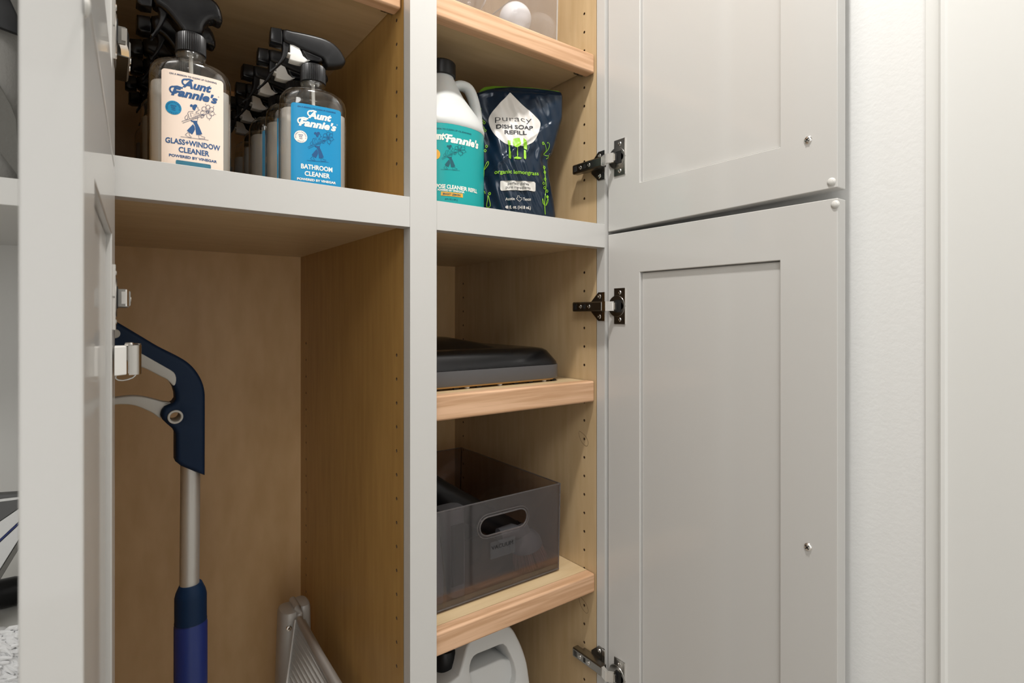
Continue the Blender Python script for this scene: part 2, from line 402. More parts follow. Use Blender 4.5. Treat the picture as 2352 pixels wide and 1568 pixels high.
# ------------------------------------------------------------------ the tall cabinet
cab = thing('cabinet', 'tall grey built-in cabinet with maple interior and four shaker doors standing open', 'cabinet', (0, F, -H))
def drilled(bm, X, nx, y0, y1, z0, z1, cols, hs, r=.0024, mi_hole=1):
    """one face of a panel at x = X (nx: side it faces) with real shelf-pin holes"""
    q = lambda pts, m=0: setattr(bm.faces.new([bm.verts.new((X+(dx if len(p) > 2 else 0), p[0], p[1])) for p in pts for dx in ((p[2],) if len(p) > 2 else (0,))]), 'material_index', m)
    hw = .006; ys = [y0]
    for c in cols: ys += [c-hw, c+hw]
    ys.append(y1)
    for i in range(0, len(ys), 2): q([(ys[i], z0), (ys[i+1], z0), (ys[i+1], z1), (ys[i], z1)])
    for c in cols:
        cur = z0
        for h in sorted(hs):
            q([(c-hw, cur), (c+hw, cur), (c+hw, h-hw), (c-hw, h-hw)]); cur = h+hw
            out = [(c+hw, h), (c+hw, h+hw), (c, h+hw), (c-hw, h+hw), (c-hw, h), (c-hw, h-hw), (c, h-hw), (c+hw, h-hw)]
            inn = [(c+r*math.cos(k*PI/4), h+r*math.sin(k*PI/4)) for k in range(8)]
            for k in range(8):
                j = (k+1) % 8; q([out[k], out[j], inn[j], inn[k]])
                q([inn[k], inn[j], (*inn[j], -nx*.008), (*inn[k], -nx*.008)], mi_hole)
            q([(*p, -nx*.008) for p in inn], mi_hole)
        q([(c-hw, cur), (c+hw, cur), (c+hw, z1), (c-hw, z1)])
NOREC |= {'partition', 'side_panel'}
hz = [.358+.0314*k for k in range(-40, 20)]
hz_r = [h for h in hz if ZB+.03 < h < ZT-.03 and not (.095 < h < .17) and h < .56 and h > -.83]
hz_l = [h for h in hz if (.17 < h < .56) or (-.95 < h < -.035)]
b = B(); drilled(b, X1, -1, FB-.001, YB, ZB, ZT, [.6745, 1.077], hz_l)
box(b, X1+.0085, X2, FB-.001, YB, ZB, ZT); box(b, X1+.00001, X1+.0086, FB-.001, FB-.0005, ZB, ZT)
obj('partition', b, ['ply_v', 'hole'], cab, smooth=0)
b = B(); drilled(b, XR, -1, FB-.001, YB, ZB, ZT, [.6828, 1.0753], hz_r)
box(b, XR+.0085, XR+.018, FB-.001, YB, ZB, ZT)
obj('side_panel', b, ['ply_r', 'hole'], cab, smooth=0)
b = B(); box(b, X0-.018, X0, FB-.001, YB, ZB, ZT); obj('side_panel', b, ['ply_v'], cab, smooth=0)
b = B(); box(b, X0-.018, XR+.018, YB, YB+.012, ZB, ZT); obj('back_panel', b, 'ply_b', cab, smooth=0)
ZD = .1355
b = B(); box(b, X0, X1, FB-.002, YB, .1165, ZD); obj('fixed_shelf', b, 'ply_h', cab, smooth=0)
b = B(); box(b, X2, XR, FB-.002, YB, .1165, ZD); obj('fixed_shelf', b, 'ply_h', cab, smooth=0)
b = B(); box(b, X0-.018, XR+.018, FB-.002, YB, ZB-.018, ZB); obj('bottom_panel', b, 'ply_h', cab, smooth=0)
b = B(); box(b, X0-.018, XR+.018, FB-.002, YB, ZT, ZT+.018); obj('top_panel', b, 'ply_h', cab, smooth=0)
for h_ in (-.2155, -.4957):
    b = B(); h_ = min(hz_r, key=lambda q: abs(q-h_)); tube(b, [(XR-.0002, .6828+y_, h_+z_) for y_, z_ in smooth_poly([(.013, .011), (.004, .009), (-.006, .003), (-.0095, -.006), (-.006, -.011), (.002, -.009), (.008, -.004), (.012, .004)], 3)], .00025, 4)
    obj('pencil_mark', b, 'hole', cab, smooth=0)
# face frame
for a, c in ((X0-.038, X0), (X1, X2), (XR, XW-.0005)):
    b = B(); box(b, a, c, F, FB, ZB-.04, ZT+.03); obj('stile', b, 'paint', cab, bevel=.0003, seg=1)
for a, c in ((X0, X1), (X2, XR)):
    for z0, z1 in ((.1128, .1508), (ZT-.01, ZT+.03), (ZB-.04, ZB+.002)):
        b = B(); box(b, a, c, F, FB, z0, z1); obj('rail', b, 'paint', cab, bevel=.0004, seg=1)
# adjustable shelves: plywood with a deeper solid-wood nosing
def shelf(xa, xb, ztop, znose, yf=.6560, ply=.019, tilt=0):
    b = B(); vs = box(b, xa, xb, yf+.020, YB-.006, ztop-ply, ztop)
    o = obj('shelf', b, 'ply_h', cab, smooth=0)
    b = B(); box(b, xa, xb, yf, yf+.0198, znose, ztop+.0012)
    o2 = obj('shelf_edging', b, 'nose', o, bevel=.0032, seg=3)
    for px_, py_ in ((xb-.006, yf+.032),):
        b = B(); box(b, xb-.012, xb+.0015, py_-.005, py_+.006, ztop-ply-.0025, ztop-ply); tube(b, [(xb-.008, py_, ztop-ply-.003), (xb+.004, py_, ztop-ply-.003)], .0025, 8)
        obj('shelf_support', b, 'steel_d', o)
    return o
shelf(X2+.0015, XR-.0022, .4343, .4035)
shelf(X2+.0015, XR-.0022, -.1071, -.1403)
shelf(X2+.0015, XR-.0010, -.4264, -.4562)
shelf(X0+.0020, X1-.0022, .4270, .3950)
shelf(X2+.0015, XR-.0015, -.905, -.935)

# doors -----------------------------------------------------------
W_ = .350; ST = .066
def hinge(b, side, zc, zarm=None):
    """concealed hinge for a door opened 90 deg, built in right-hand coordinates then mirrored; 0 plated steel, 1 dark, 2 bright, 3 black recess shade"""
    za = zarm if zarm is not None else zc
    k = len(b.verts)
    P0 = .6616
    def nb(): b.verts.ensure_lookup_table(); return len(b.verts)
    # cup plate on the door
    n0 = nb(); box(b, P0-.0014, P0-.0001, .5945, .6165, zc-.0285, zc+.0285, 1)
    box(b, P0-.0016, P0, .5935, .5945, zc-.0285, zc+.0285, 2)
    lathe(b, [(.0002, -.0022), (.0168, -.0022), (.0176, -.0010), (.0176, 0)], (P0, .6110, zc), 28, 'x', 1)
    for z in (zc-.0215, zc+.0215):
        lathe(b, [(.0002, -.0008), (.0012, -.0008), (.0013, -.0020), (.0026, -.0022), (.0034, -.0013)], (P0, .6050, z), 14, 'x', 0)
    # flat black patches as the cup mouth's shade, and bright link block
    vs = []
    lathe(b, [(.0002, -.0001), (.0062, -.0001)], (P0-.0025, .6030, zc), 16, 'x', 3)
    box(b, P0-.0029, P0-.0024, .6005, .6120, zc-.0098, zc+.0098, 3)
    box(b, P0-.0085, P0-.0020, .6100, .6135, zc-.0078, zc+.0078, 1)
    box(b, P0-.0090, P0-.0055, .6075, .6120, zc-.0055, zc+.0055, 0)
    # arm over the mounting plate
    xa, xb = XR-.0200, XR-.0085
    rings(b, [[(xb, y, za-.0075), (xa+.0015, y, za-.0078), (xa, y, za-.0060), (xa, y, za+.0060), (xa+.0015, y, za+.0078), (xb, y, za+.0075)] for y in (.6240, .6400, .6890, .6900)], mi=1)
    box(b, xb, XR-.0015, .6440, .6800, za-.0055, za+.0055, 1)
    rings(b, [[(x+.0060, y, z-.0072), (x, y, z-.0075), (x, y, z+.0075), (x+.0060, y, z+.0072)] for x, y, z in ((xa+.0010, .6245, za), (xa+.0016, .6165, (za+zc)/2), (P0-.0095, .6110, zc))], mi=2)
    for y in (.6520, .6720):
        lathe(b, [(.0002, -.0004), (.0012, -.0004), (.0014, -.0012), (.0030, -.0012), (.0034, -.0001)], (xa, y, za), 12, 'x', 0)
    box(b, xa-.0003, xa+.0002, .6595, .6645, za-.0036, za+.0036, 3)
    for q in range(4): box(b, xa-.0004, xa, .6800+q*.0021, .6808+q*.0021, za-.0045, za+.0045, 3)
    # winged plate wrapped on the frame
    wing = [(F-.0005, za+.0235), (.6480, za+.0235), (.6640, za+.0090), (.6640, za-.0090), (.6480, za-.0235), (F-.0005, za-.0235)]
    rings(b, [[(x, y, z) for y, z in wing] for x in (XR-.0018, XR-.0002)], mi=1)
    box(b, XR-.0019, XR-.0001, F-.0012, F+.0045, za-.0235, za+.0235, 2)
    for z in (za-.0165, za+.0165):
        lathe(b, [(.0002, -.0004), (.0014, -.0004), (.0016, -.0016), (.0034, -.0012), (.0040, 0)], (XR-.0018, .6460, z), 14, 'x', 0)
def door(side, z0, z1, zr0, zr1, hinges, screws, bumpers, label, zb_free=None, zfree_is_bottom=True):
    b = B(); ang = math.radians(2.5) if side < 0 else 0
    org = Vector((.6616, .6310, 0)) if side > 0 else Vector((.0092, .6310, 0))
    ux = Vector((0, -1, 0)) if side > 0 else Vector((-math.sin(ang), -math.cos(ang), 0))
    tx = Vector((1, 0, 0)) if side > 0 else Vector((-math.cos(ang), math.sin(ang), 0))
    def L(u, t, z): return org+ux*u+tx*t+Vector((0, 0, z))
    def slab(bm, u0, u1, t0, t1, za, zb, skew=0):
        vs = box(bm, u0, u1, t0, t1, za, zb)
        for v in vs:
            u, t, z = v.co
            if skew and abs(z-za) < 1e-6: z = za+skew*(u-0)/W_
            v.co = L(u, t, z)
        return vs
    T = .0200; d = .0042
    root = None
    b = B(); slab(b, 0, ST-.0002, 0, T, z0, z1, 0); 
    # door part = the panel; its frame members are sub-parts
    b.free(); b = B(); slab(b, ST+.0011, W_-ST-.0011, d, T-.004, zr0+.0011, zr1-.0011)
    slab(b, ST-.004, W_-ST+.004, d+.0035, T-.0035, zr0-.004, zr1+.004)
    dr = obj('door', b, 'paint', cab, bevel=.0004, seg=1, label=label)
    sk = (zb_free-z0) if zb_free else 0
    b = B(); fl = []
    for t_ in (0, T):
        zo = lambda u: z0+sk*u/W_
        out = [(0, zo(0)), (W_, zo(W_)), (W_, z1), (0, z1)]; inn = [(ST, zr0), (W_-ST, zr0), (W_-ST, zr1), (ST, zr1)]
        fl.append(([b.verts.new(L(u, t_, z)) for u, z in out], [b.verts.new(L(u, t_, z)) for u, z in inn]))
    (o0, i0), (o1, i1) = fl
    for k in range(4):
        m_ = (k+1) % 4
        b.faces.new((o0[k], o0[m_], i0[m_], i0[k])); b.faces.new((o1[k], i1[k], i1[m_], o1[m_])); b.faces.new((o0[k], o1[k], o1[m_], o0[m_])); b.faces.new((i0[k], i0[m_], i1[m_], i1[k]))
    obj('door_frame', b, 'paint', dr, bevel=.0011, seg=2)
    for zc, za in hinges:
        b = B(); hinge(b, side, zc, za)
        if side < 0:
            for v in b.verts:
                x, y, z = v.co
                if y < .62 and x > XR-.012:       # what is fixed to the door follows its angle
                    v.co = L(.6310-y, (x-.6616), z)
                else: v.co = (X0+(XR-x), y, z)
        obj('hinge', b, ['steel', 'steel_d', 'bright', 'dark'], dr, bevel=0)
    for z in screws:
        b = B(); u = .6310-.3135
        c = L(u, 0, z)
        lathe(b, [(.0002, -.0024*side), (.0022, -.0023*side), (.0040, -.0013*side), (.0048, 0)], tuple(c), 18, 'x', 0)
        for k in (0, 1):
            a = PI/4+k*PI/2
            pts = [(c[0]-.0026*side, c[1]+s*.0028*math.cos(a)+t*.0005*math.sin(a), c[2]+s*.0028*math.sin(a)-t*.0005*math.cos(a)) for s, t in ((-1, -1), (1, -1), (1, 1), (-1, 1))]
            rings(b, [pts, [(p[0]+.0006*side, p[1], p[2]) for p in pts]], mi=1)
        obj('screw', b, ['bright', 'dark'], dr)
    for u, z in bumpers:
        b = B(); c = L(u, 0, z)
        lathe(b, [(.0002, -.0022*side), (.0025, -.0020*side), (.0042, -.0010*side), (.0048, 0)], tuple(c), 18, 'x')
        obj('door_bumper', b, M['bump'], dr, label='clear rubber bumper dot')
    return dr
M['bump'] = mat('clear_rubber', (.66, .65, .62), .12)
for side, nm in ((1, 'right'), (-1, 'left')):
    door(side, .1385, 1.02, .2064, .955, [(.2537, .2480), (.90, .90)], [.2064], [(.6310-.2877, .1515+(.001 if side > 0 else .0045))], 'upper %s shaker door seen from its inside' % nm, zb_free=.1452)
    door(side, -1.08, .1335, -1.015, .0687, [(.0173, .0170), (-.5735, -.5650), (-1.0, -1.0)], [-.2682], [(.6310-.2836, .1263)], 'lower %s shaker door seen from its inside' % nm)
# spring clip on the left lower door
t = thing('spring_clip', 'chrome spring clip with a rounded jaw on the left lower door beside the blue handle', 'clip', (.0075, .600, -.052))
b = B(); x0c, z0c = .0095, -.0512; x1c = .0172
rings(b, [[(x0c-.0015, .575, z), (x1c-.0005, .583, z), (x1c-.0005, .600, z), (x0c-.0012, .600, z)] for z in (-.0500, -.0252)])
obj('bracket', b, 'whitepl', t, bevel=.0008)
b = B(); pts = []
for k in range(15):
    a = PI*1.02*k/14-PI/2-.0; pts.append((.0186+.0096*max(0, math.cos(a))**.55, .598+.010*math.sin(a)))
pts2 = [(x*.92+.0172*.08, .596+(y-.596)*.85) for x, y in pts]
loop = pts+pts2[::-1]
rings(b, [[(x, y, z) for x, y in loop] for z in (-.0508, -.0250)])
obj('jaw', b, 'steel', t)
b = B(); lathe(b, [(.0033, -.0252), (.0036, -.0240), (.0030, -.0225), (.0002, -.0222)], (.0190, .590, 0), 14); obj('rivet', b, 'steel', t)
b = B(); lathe(b, [(.0036, -.0250), (.0040, -.0238), (.0002, -.0234)], (.0240, .598, 0), 14); obj('rivet', b, 'steel', t)
b = B(); tube(b, [(.0165+.0075*math.cos(a*PI/6+PI*.9), .588, -.0510-.0042*math.sin(a*PI/6)) for a in range(7)], .0007, 6)
obj('wire_loop', b, 'steel', t)

# ------------------------------------------------------------------ spray bottles
HW, HD, NE = .0388, .0240, 3.2
LT = .1165
def sell(hw, hd, n, z, N=44, c=(0, 0)):
    r = []
    for k in range(N):
        a = 2*PI*k/N; ca, sa = math.cos(a), math.sin(a)
        r.append((c[0]+hw*math.copysign(abs(ca)**(2/n), ca), c[1]+hd*math.copysign(abs(sa)**(2/n), sa), z))
    return r
def front(u, v, off):       # u, v in millimetres; v measured from label top
    x = u/1000; y = -HD*(max(0, 1-abs(x/HW)**NE))**(1/NE)
    return (x, y-off, LT+v/1000)
def P8(x, y, Y=.692, cx=.2060): X, Z = onY(590+x/9.224, 50+y/9.224, Y); return (X-cx, Z-ZD)
def badge(pr_disc, pr_txt):
    cu, cv = -18.3, -39.5
    pr_disc.poly([(cu+7.2*math.cos(2*PI*k/28), cv+7.2*math.sin(2*PI*k/28)) for k in range(28)])
    s = 'HYPOALLERGENIC'
    for i, chh in enumerate(s):
        a = math.radians(195-150*i/(len(s)-1)*1.4); pr_txt.text(chh, cu+5.7*math.cos(a), cv+5.7*math.sin(a), None, 1.25, .02, rot=a-PI/2)
    for i, chh in enumerate('PRESS'):
        a = math.radians(-122+16*i); pr_txt.text(chh, cu+5.7*math.cos(a), cv+5.7*math.sin(a), None, 1.2, .02, rot=a+PI/2)
    for i, wd in enumerate(('SAFE', 'FOR', 'YOU')): pr_txt.text(wd, cu, cv+2.0-2.1*i, 1.25*len(wd), 1.25, .03)
def fancy(pr, u, v, sc_=1.0):
    """'Aunt / Fannie's' in fat slanted letters with curled A and F"""
    pr.text('Aunt', u+3.3, v-11.6, 27.5*sc_, 8.3*sc_, .045, .30)
    pr.text("Fannie's", u+1.2, v-22.0, 43.5*sc_, 8.5*sc_, .045, .30)
    for cu, cv, r in ((u-7.4, v-10.6, 3.1), (u-18.2, v-20.8, 3.3)):
        pr.stroke([(cu+r*math.cos(a), cv+r*math.sin(a)) for a in [math.radians(60+13*k) for k in range(22)]], 1.6)
    pr.stroke([(u-7.5, v-7.5), (u-4.0, v-6.6), (u-.5, v-7.4)], 1.6); pr.stroke([(u-18, v-17.5), (u-15, v-16.6), (u-10, v-17.4)], 1.7)
def make_bottle(kind, label, group, base):
    r = thing('spray_bottle', label, 'spray bottle', base, group)
    o = Vector(base)
    def sh(bm): bmesh.ops.translate(bm, vec=o, verts=bm.verts); return bm
    # body
    b = B(); R = []
    for z, kx, ky, n in ((.0008, .93, .90, 3), (0, .86, .80, 3), (.0, .3, .3, 2)): pass
    prof = [(0, .90, .86, NE), (.0015, .97, .95, NE), (.005, 1, 1, NE), (.117, 1, 1, NE), (.123, .998, .995, 3.1), (.129, .97, .96, 2.9), (.1340, .90, .91, 2.7), (.1375, .79, .84, 2.5), (.1400, .62, .72, 2.3)]
    R = [sell(HW*kx, HD*ky, n, z) for z, kx, ky, n in prof]
    R += [sell(.0150, .0140, 2, .1425), sell(.0125, .0125, 2, .1450), sell(.0125, .0125, 2, .158)]
    rings(b, R); body = obj('bottle_body', sh(b), 'pet', r)
    b = B(); k = .955
    rings(b, [sell(HW*k*.9, HD*k*.86, NE, .0015), sell(HW*k, HD*k, NE, .006), sell(HW*k, HD*k, NE, .1115), sell(HW*k, HD*k, NE, .1118)])
    obj('liquid', sh(b), 'liquid', body)
    b = B(); tube(b, [(0, 0, .155), (.001, 0, .10), (.004, .002, .01)], .0021, 8); obj('dip_tube', sh(b), 'whitepl', body)
    b = B(); lathe(b, [(.0142, .1478), (.0146, .1488), (.0142, .1500), (.0002, .1500)], (0, 0, 0), 24); obj('neck_ring', sh(b), 'pet', body)
    # sprayer
    coll = B(); lathe(coll, [(.0136, .1512), (.0152, .1516), (.0150, .1530), (.0148, .1700), (.0130, .1722), (.0002, .1722)], (0, 0, 0), 88, ribs=1, ribd=.055)
    col = obj('sprayer', sh(coll), 'blackpl', r, label='black trigger sprayer')
    off = Vector((0, .0, 0))
    def pf(nm, pts, y, m, rr=.0025, sm=3, open_=False):
        b = B(); P = [P8(*p) for p in pts]
        if kind == 'glass': P = [(x*.70 if x > 0 else x, z+.001) for x, z in P]
        if sm: P = smooth_poly(P, sm)
        puffy(b, P, -y, y, rr, 3); return obj(nm, sh(b), m, col)
    if kind == 'bath':
        pf('hood', [(500, 152), (700, 190), (900, 238), (1200, 325), (1400, 400), (1560, 500), (1690, 640), (1760, 760), (1810, 880), (1760, 965), (1600, 985), (1440, 975), (1370, 880), (1330, 800), (1100, 690), (900, 590), (700, 480), (520, 400)], .0088, 'blackpl', .004, 2)
        pf('nozzle', [(255, 98), (490, 148), (505, 300), (500, 482), (250, 405), (240, 330)], .0082, 'blackgl', .0015, 0)
        pf('trigger', [(515, 385), (640, 455), (632, 600), (580, 730), (480, 850), (370, 945), (250, 1025), (232, 1022), (330, 940), (430, 820), (490, 700), (512, 560)], .0052, 'blackpl', .0012, 2)
        pf('piston', [(660, 470), (740, 490), (860, 560), (895, 640), (930, 730), (1010, 800), (1140, 828), (1040, 840), (960, 880), (835, 858), (700, 815), (650, 790), (665, 700), (610, 670), (620, 640), (665, 645)], .0062, 'whitepl', .0012, 0)
        pf('pump_housing', [(890, 580), (1320, 760), (1350, 860), (1250, 880), (1000, 830), (930, 700)], .0070, 'blackgl', .003, 0)
    else:
        pf('hood', [(500, 130), (800, 120), (1200, 180), (1500, 260), (1750, 420), (1860, 600), (1890, 760), (1840, 800), (1700, 740), (1560, 760), (1460, 860), (1400, 980), (1040, 960), (900, 800), (760, 600), (640, 480), (520, 400)], .0115, 'blackgl', .005, 2)
        pf('nozzle', [(240, 110), (480, 140), (515, 300), (500, 480), (330, 460), (240, 400)], .0090, 'blackgl', .0018, 0)
        pf('trigger', [(600, 430), (760, 500), (740, 620), (680, 760), (600, 900), (505, 1010), (488, 1005), (560, 860), (620, 700), (625, 560)], .0060, 'blackpl', .0014, 2)
        pf('pump_housing', [(760, 590), (1100, 640), (1200, 860), (1000, 900), (860, 760)], .0085, 'blackgl', .003, 0)
    # label
    S = lambda u, v, of: tuple(Vector(front(u, v, of))+o)
    bg, ink, fig, bd, bt, bar = (('cream', 'ink', 'inkdk', 'badge', 'ink', 'tealbar') if kind == 'glass' else ('blue', 'cream2', 'bluink', 'cream2', 'bluink', 'cream2'))
    p = Print(); rr = 3.0; g = []
    p.grid(-28.8, 28.8, -98, -rr, 20, 1); p.grid(-28.8+rr, 28.8-rr, -rr, 0, 16, 1)
    for s_ in (-1, 1): p.poly([(s_*(28.8-rr), -rr)]+[(s_*(28.8-rr+rr*math.cos(a*PI/8)), -rr+rr*math.sin(a*PI/8)) for a in range(5)])
    lab = p.make('label', S, .00035, bg, r, label='cream printed label' if kind == 'glass' else 'bright blue printed label')
    def back(u, v, of): q = front(u, v, -of); return (q[0]+o[0], -q[1]+o[1]-.0012*0, q[2]+o[2])
    Print().grid(-27, 27, -98, 0, 18, 1).make('back_label', lambda u, v, of: (u/1000+o[0], .955*HD*(1-abs(u/1000/HW)**NE)**(1/NE)+o[1]+.0016, .1165+v/1000+o[2]), 0, 'backpaper', r)
    return r, lab, S, (ink, fig, bd, bt, bar)
def letter(kind, lab, S, cols):
    ink, fig, bd, bt, bar = cols; e = .00055
    p = Print(); fancy(p, 0, 0); p.text('\u00ae', 23.8, -18.2, 1.4, 1.2); p.make('lettering', S, e, ink, lab)
    p = Print(); p.text('GLASS+WINDOW' if kind == 'glass' else 'BATHROOM', 0, -73.8, 51 if kind == 'glass' else 36, 5.6, .028)
    p.text('CLEANER', .5, -82.0, 28.6 if kind == 'glass' else 29, 5.6, .028)
    p.text('POWERED BY VINEGAR', 0, -89.2, 44.5, 2.7, .035)
    p.make('lettering', S, e, ink, lab)
    q = Print(); q.text('ON A MISSION TO CLEAN UP CLEANING', 0, -4.0, 44, 1.6, .03)
    q.make('lettering', S, e, 'inkdk' if kind == 'glass' else 'bluink', lab)
    a, l = Print(), Print(); emblem(a, l); 
    if kind == 'bath': a.scaled(.97); l.scaled(.97)
    a.make('emblem', S, e, 'ink' if kind == 'glass' else 'bluink', lab); l.make('emblem', S, e+.0001, fig, lab)
    d, t = Print(), Print(); badge(d, t); d.make('badge', S, e, bd, lab); t.make('lettering', S, e+.0002, bt, lab)
    Print().poly([(x*1000, z*1000) for x, z in rrect(-.0163, .0163, -.0985, -.0935, .0014)]).make('colour_bar', S, e, bar, lab)
def dup(root, loc, rz, label, skip=()):
    c = root.copy(); COL.objects.link(c); c.location = loc; c.rotation_euler.z = rz; c['label'] = label
    for ch in [x for x in root.children]:
        d = ch.copy(); COL.objects.link(d); d.parent = c
        for g in ch.children:
            if g.name.split('.')[0] in skip: continue
            e = g.copy(); COL.objects.link(e); e.parent = d
    return c
ordn = ['', 'second', 'third', 'fourth', 'fifth', 'sixth']
gp = 'glass cleaner spray bottles in the left row'
LT = .1222
gl, lab, S, cs = make_bottle('glass', 'clear spray bottle with cream glass and window cleaner label, front of the left row', gp, (0, 0, 0))
letter('glass', lab, S, cs)

gl.location = (.0778, .6975, ZD)
for k in range(1, 6):
    dup(gl, (.0775+(.0030, -.001, .002, -.002, .004)[k-1], .6975+.0655*k, ZD), math.radians((2, -3, 2, -1, 3)[k-1]), 'clear spray bottle with black sprayer, %s from the front in the left row' % ordn[k], () if k < 2 else ('lettering', 'emblem', 'badge', 'colour_bar'))
LT = .1165
gp2 = 'bathroom cleaner spray bottles in the right row'
br, lab, S, cs = make_bottle('bath', 'clear spray bottle with bright blue bathroom cleaner label, front of the right row', gp2, (0, 0, 0))
letter('bath', lab, S, cs)
br.location = (.2085, .694, ZD); br.rotation_euler.z = math.radians(-6)
for k in range(1, 6):
    dup(br, (.2050+(.0025, -.004, .000, -.002, .002)[k-1], .692+.0655*k, ZD), math.radians((-4, 3, -2, 2, -3)[k-1]), 'clear spray bottle with white piston, %s from the front in the right row' % ordn[k], () if k < 3 else ('lettering', 'emblem', 'badge', 'colour_bar'))

# ------------------------------------------------------------------ teal refill jug
JC, JY, JR = .4106, .7350, .0615
t = thing('refill_jug', 'white cleaner refill jug with teal wraparound label and black cap beside the dark pouch', 'jug', (JC, JY, ZD))
b = B(); z = lambda py, zc=.775: (CY-py)/FPX*zc
def jr(R, zz, n=2.35, kx=1): return [(x+JC, y+JY, zz) for x, y, _ in sell(R*kx, R, n, 0, 48)]
rings(b, [jr(.054, ZD), jr(.059, ZD+.002), jr(JR-.0010, ZD+.012), jr(JR-.0008, .268), jr(JR-.0002, .270), jr(JR+.0010, .272), jr(JR+.0010, .277), jr(JR-.0010, .284), jr(.0540, .297), jr(.0435, .312), jr(.0340, .328, 2.1), jr(.0270, .342, 2), jr(.0225, .352, 2), jr(.0195, .358, 2), jr(.0185, .362, 2)])
body = obj('jug_body', b, 'hdpe', t)
b = B(); pts = smooth_poly([(JC+.012, JY, .3450), (JC+.028, JY-.006, .3535), (JC+.042, JY-.010, .3500), (JC+.0505, JY-.012, .3330), (JC+.0555, JY-.013, .3100), (JC+.0575, JY-.012, .285), (JC+.054, JY-.010, .272)], 5, False)
tube(b, pts, [.0075]*len(pts), 14, 1.35); obj('handle', b, 'hdpe', t)
b = B(); lathe(b, [(.0212, .3600), (.0222, .3612), (.0222, .3795), (.0205, .3818), (.0002, .3818)], (JC, JY, 0), 60, ribs=1, ribd=.02); obj('cap', b, 'blackpl', t)
def jug(phi, Z, off):      # phi: 0 faces the viewer side of the row (-y)
    ca, sa = math.sin(phi), -math.cos(phi); n = 2.35; R = JR+off
    return (JC+R*math.copysign(abs(ca)**(2/n), ca), JY+R*math.copysign(abs(sa)**(2/n), sa), Z)
def phi_at(px):
    lo, hi = -1.2, .9
    for _ in range(50):
        m_ = (lo+hi)/2; x, y, _z = jug(m_, 0, 0); u = (x*ct-y*st)/(x*st+y*ct)*FPX+CX
        if u < px: lo = m_
        else: hi = m_
    return lo
def JS(u, v, off): return jug(u, v, off)           # u in radians, v = world height
def jz(py, px=1036): x, y, _ = jug(phi_at(px), 0, 0); return (CY-py)/FPX*(x*st+y*ct)
pm = phi_at(1036); pr_ = phi_at(1095); MM = .001/JR
ztop = jz(283)
lab = Print().grid(pm-1.15, pm+1.25, ZD+.010, ztop, 48, 1).make('label', JS, .0002, 'teal', t, label='teal wraparound label')
def jtext(s, x0_, x1_, py, cap, pr, **k):
    a, c = phi_at(x0_), phi_at(x1_); sub = Print().text(s, 0, 0, (c-a)*JR, cap, **k)
    kk = len(pr.v); pr.v += [((a+c)/2+q[0]/JR, jz(py)+q[1]) for q in sub.v]; pr.f += [tuple(kk+i for i in f) for f in sub.f]
p = Print()
jtext("Fannie's", 1024, 1098, 318, .0105, p, bold=.045, shear=.22)
a = phi_at(1021); wF = (phi_at(1098)-phi_at(1024))
sub = Print().text('Aunt', 0, 0, wF*JR*.50, .0105, bold=.045, shear=.22); kk = len(p.v)
p.v += [(a-wF*.25+q[0]/JR, jz(314)+q[1]) for q in sub.v]; p.f += [tuple(kk+i for i in f) for f in sub.f]
sub = Print().stroke([(3.0*math.cos(math.radians(60+13*k)), 3.0*math.sin(math.radians(60+13*k))) for k in range(22)], 1.7); kk = len(p.v)
p.v += [(phi_at(1026.5)+q[0]*MM, jz(315)+q[1]*.001) for q in sub.v]; p.f += [tuple(kk+i for i in f) for f in sub.f]
a0 = phi_at(1095); 
def jt2(s, wmm, pxr, py, cap, pr, **k):
    c = phi_at(pxr); sub = Print().text(s, 0, 0, wmm/1000, cap, **k); kk = len(pr.v)
    pr.v += [(c-wmm*MM/2+q[0]/JR, jz(py)+q[1]) for q in sub.v]; pr.f += [tuple(kk+i for i in f) for f in sub.f]
p.make('lettering', JS, .0005, 'cream2', lab); p = Print()
wv = (phi_at(1095)-phi_at(1003))*JR*1000
jt2('ALL-PURPOSE CLEANER REFILL', wv*26/18.5, 1095, 429, .0056, p, bold=.03)
jtext('POWERED BY VINEGAR', 1005.5, 1066.5, 437.5, .0027, p, bold=.03)
p.make('lettering', JS, .0005, 'cream2', lab)
p = Print(); jt2('ON A MISSION TO CLEAN UP CLEANING', 62, 1082, 298, .0021, p, bold=.02); p.make('lettering', JS, .0005, 'tealink', lab); p = Print(); jtext('64 FL OZ (1.89 L)', 1022, 1051, 457.5, .0024, p, bold=.02)
a_, l_ = Print(), Print(); emblem(a_, l_)
s_ = 1.02
a_.v = [(pm+(u*s_-2.5)*MM, jz(335)+(v+33)*.00096) for u, v in a_.v]; l_.v = [(pm+(u*s_-2.5)*MM, jz(335)+(v+33)*.00096) for u, v in l_.v]
p.make('lettering', JS, .0005, 'tealink', lab); a_.make('emblem', JS, .0005, 'tealink', lab); l_.make('emblem', JS, .0006, 'tealink', lab)
p = Print(); hb = (phi_at(1061)-phi_at(1012))/2; p.poly([(pm+x, jz(446)+zz) for x, zz in rrect(-hb, hb, -.0029, .0029, .0012)])
pb = phi_at(1000.5); p.poly([(pb+7*MM*math.cos(k*PI/12), jz(357)+.0072*math.sin(k*PI/12)) for k in range(24)])
p.make('badge', JS, .0005, 'orange', lab)
p = Print(); jtext('BRIGHT LEMON', 1017, 1057, 446, .0026, p, bold=.03); p.make('lettering', JS, .0008, 'tealink', lab)

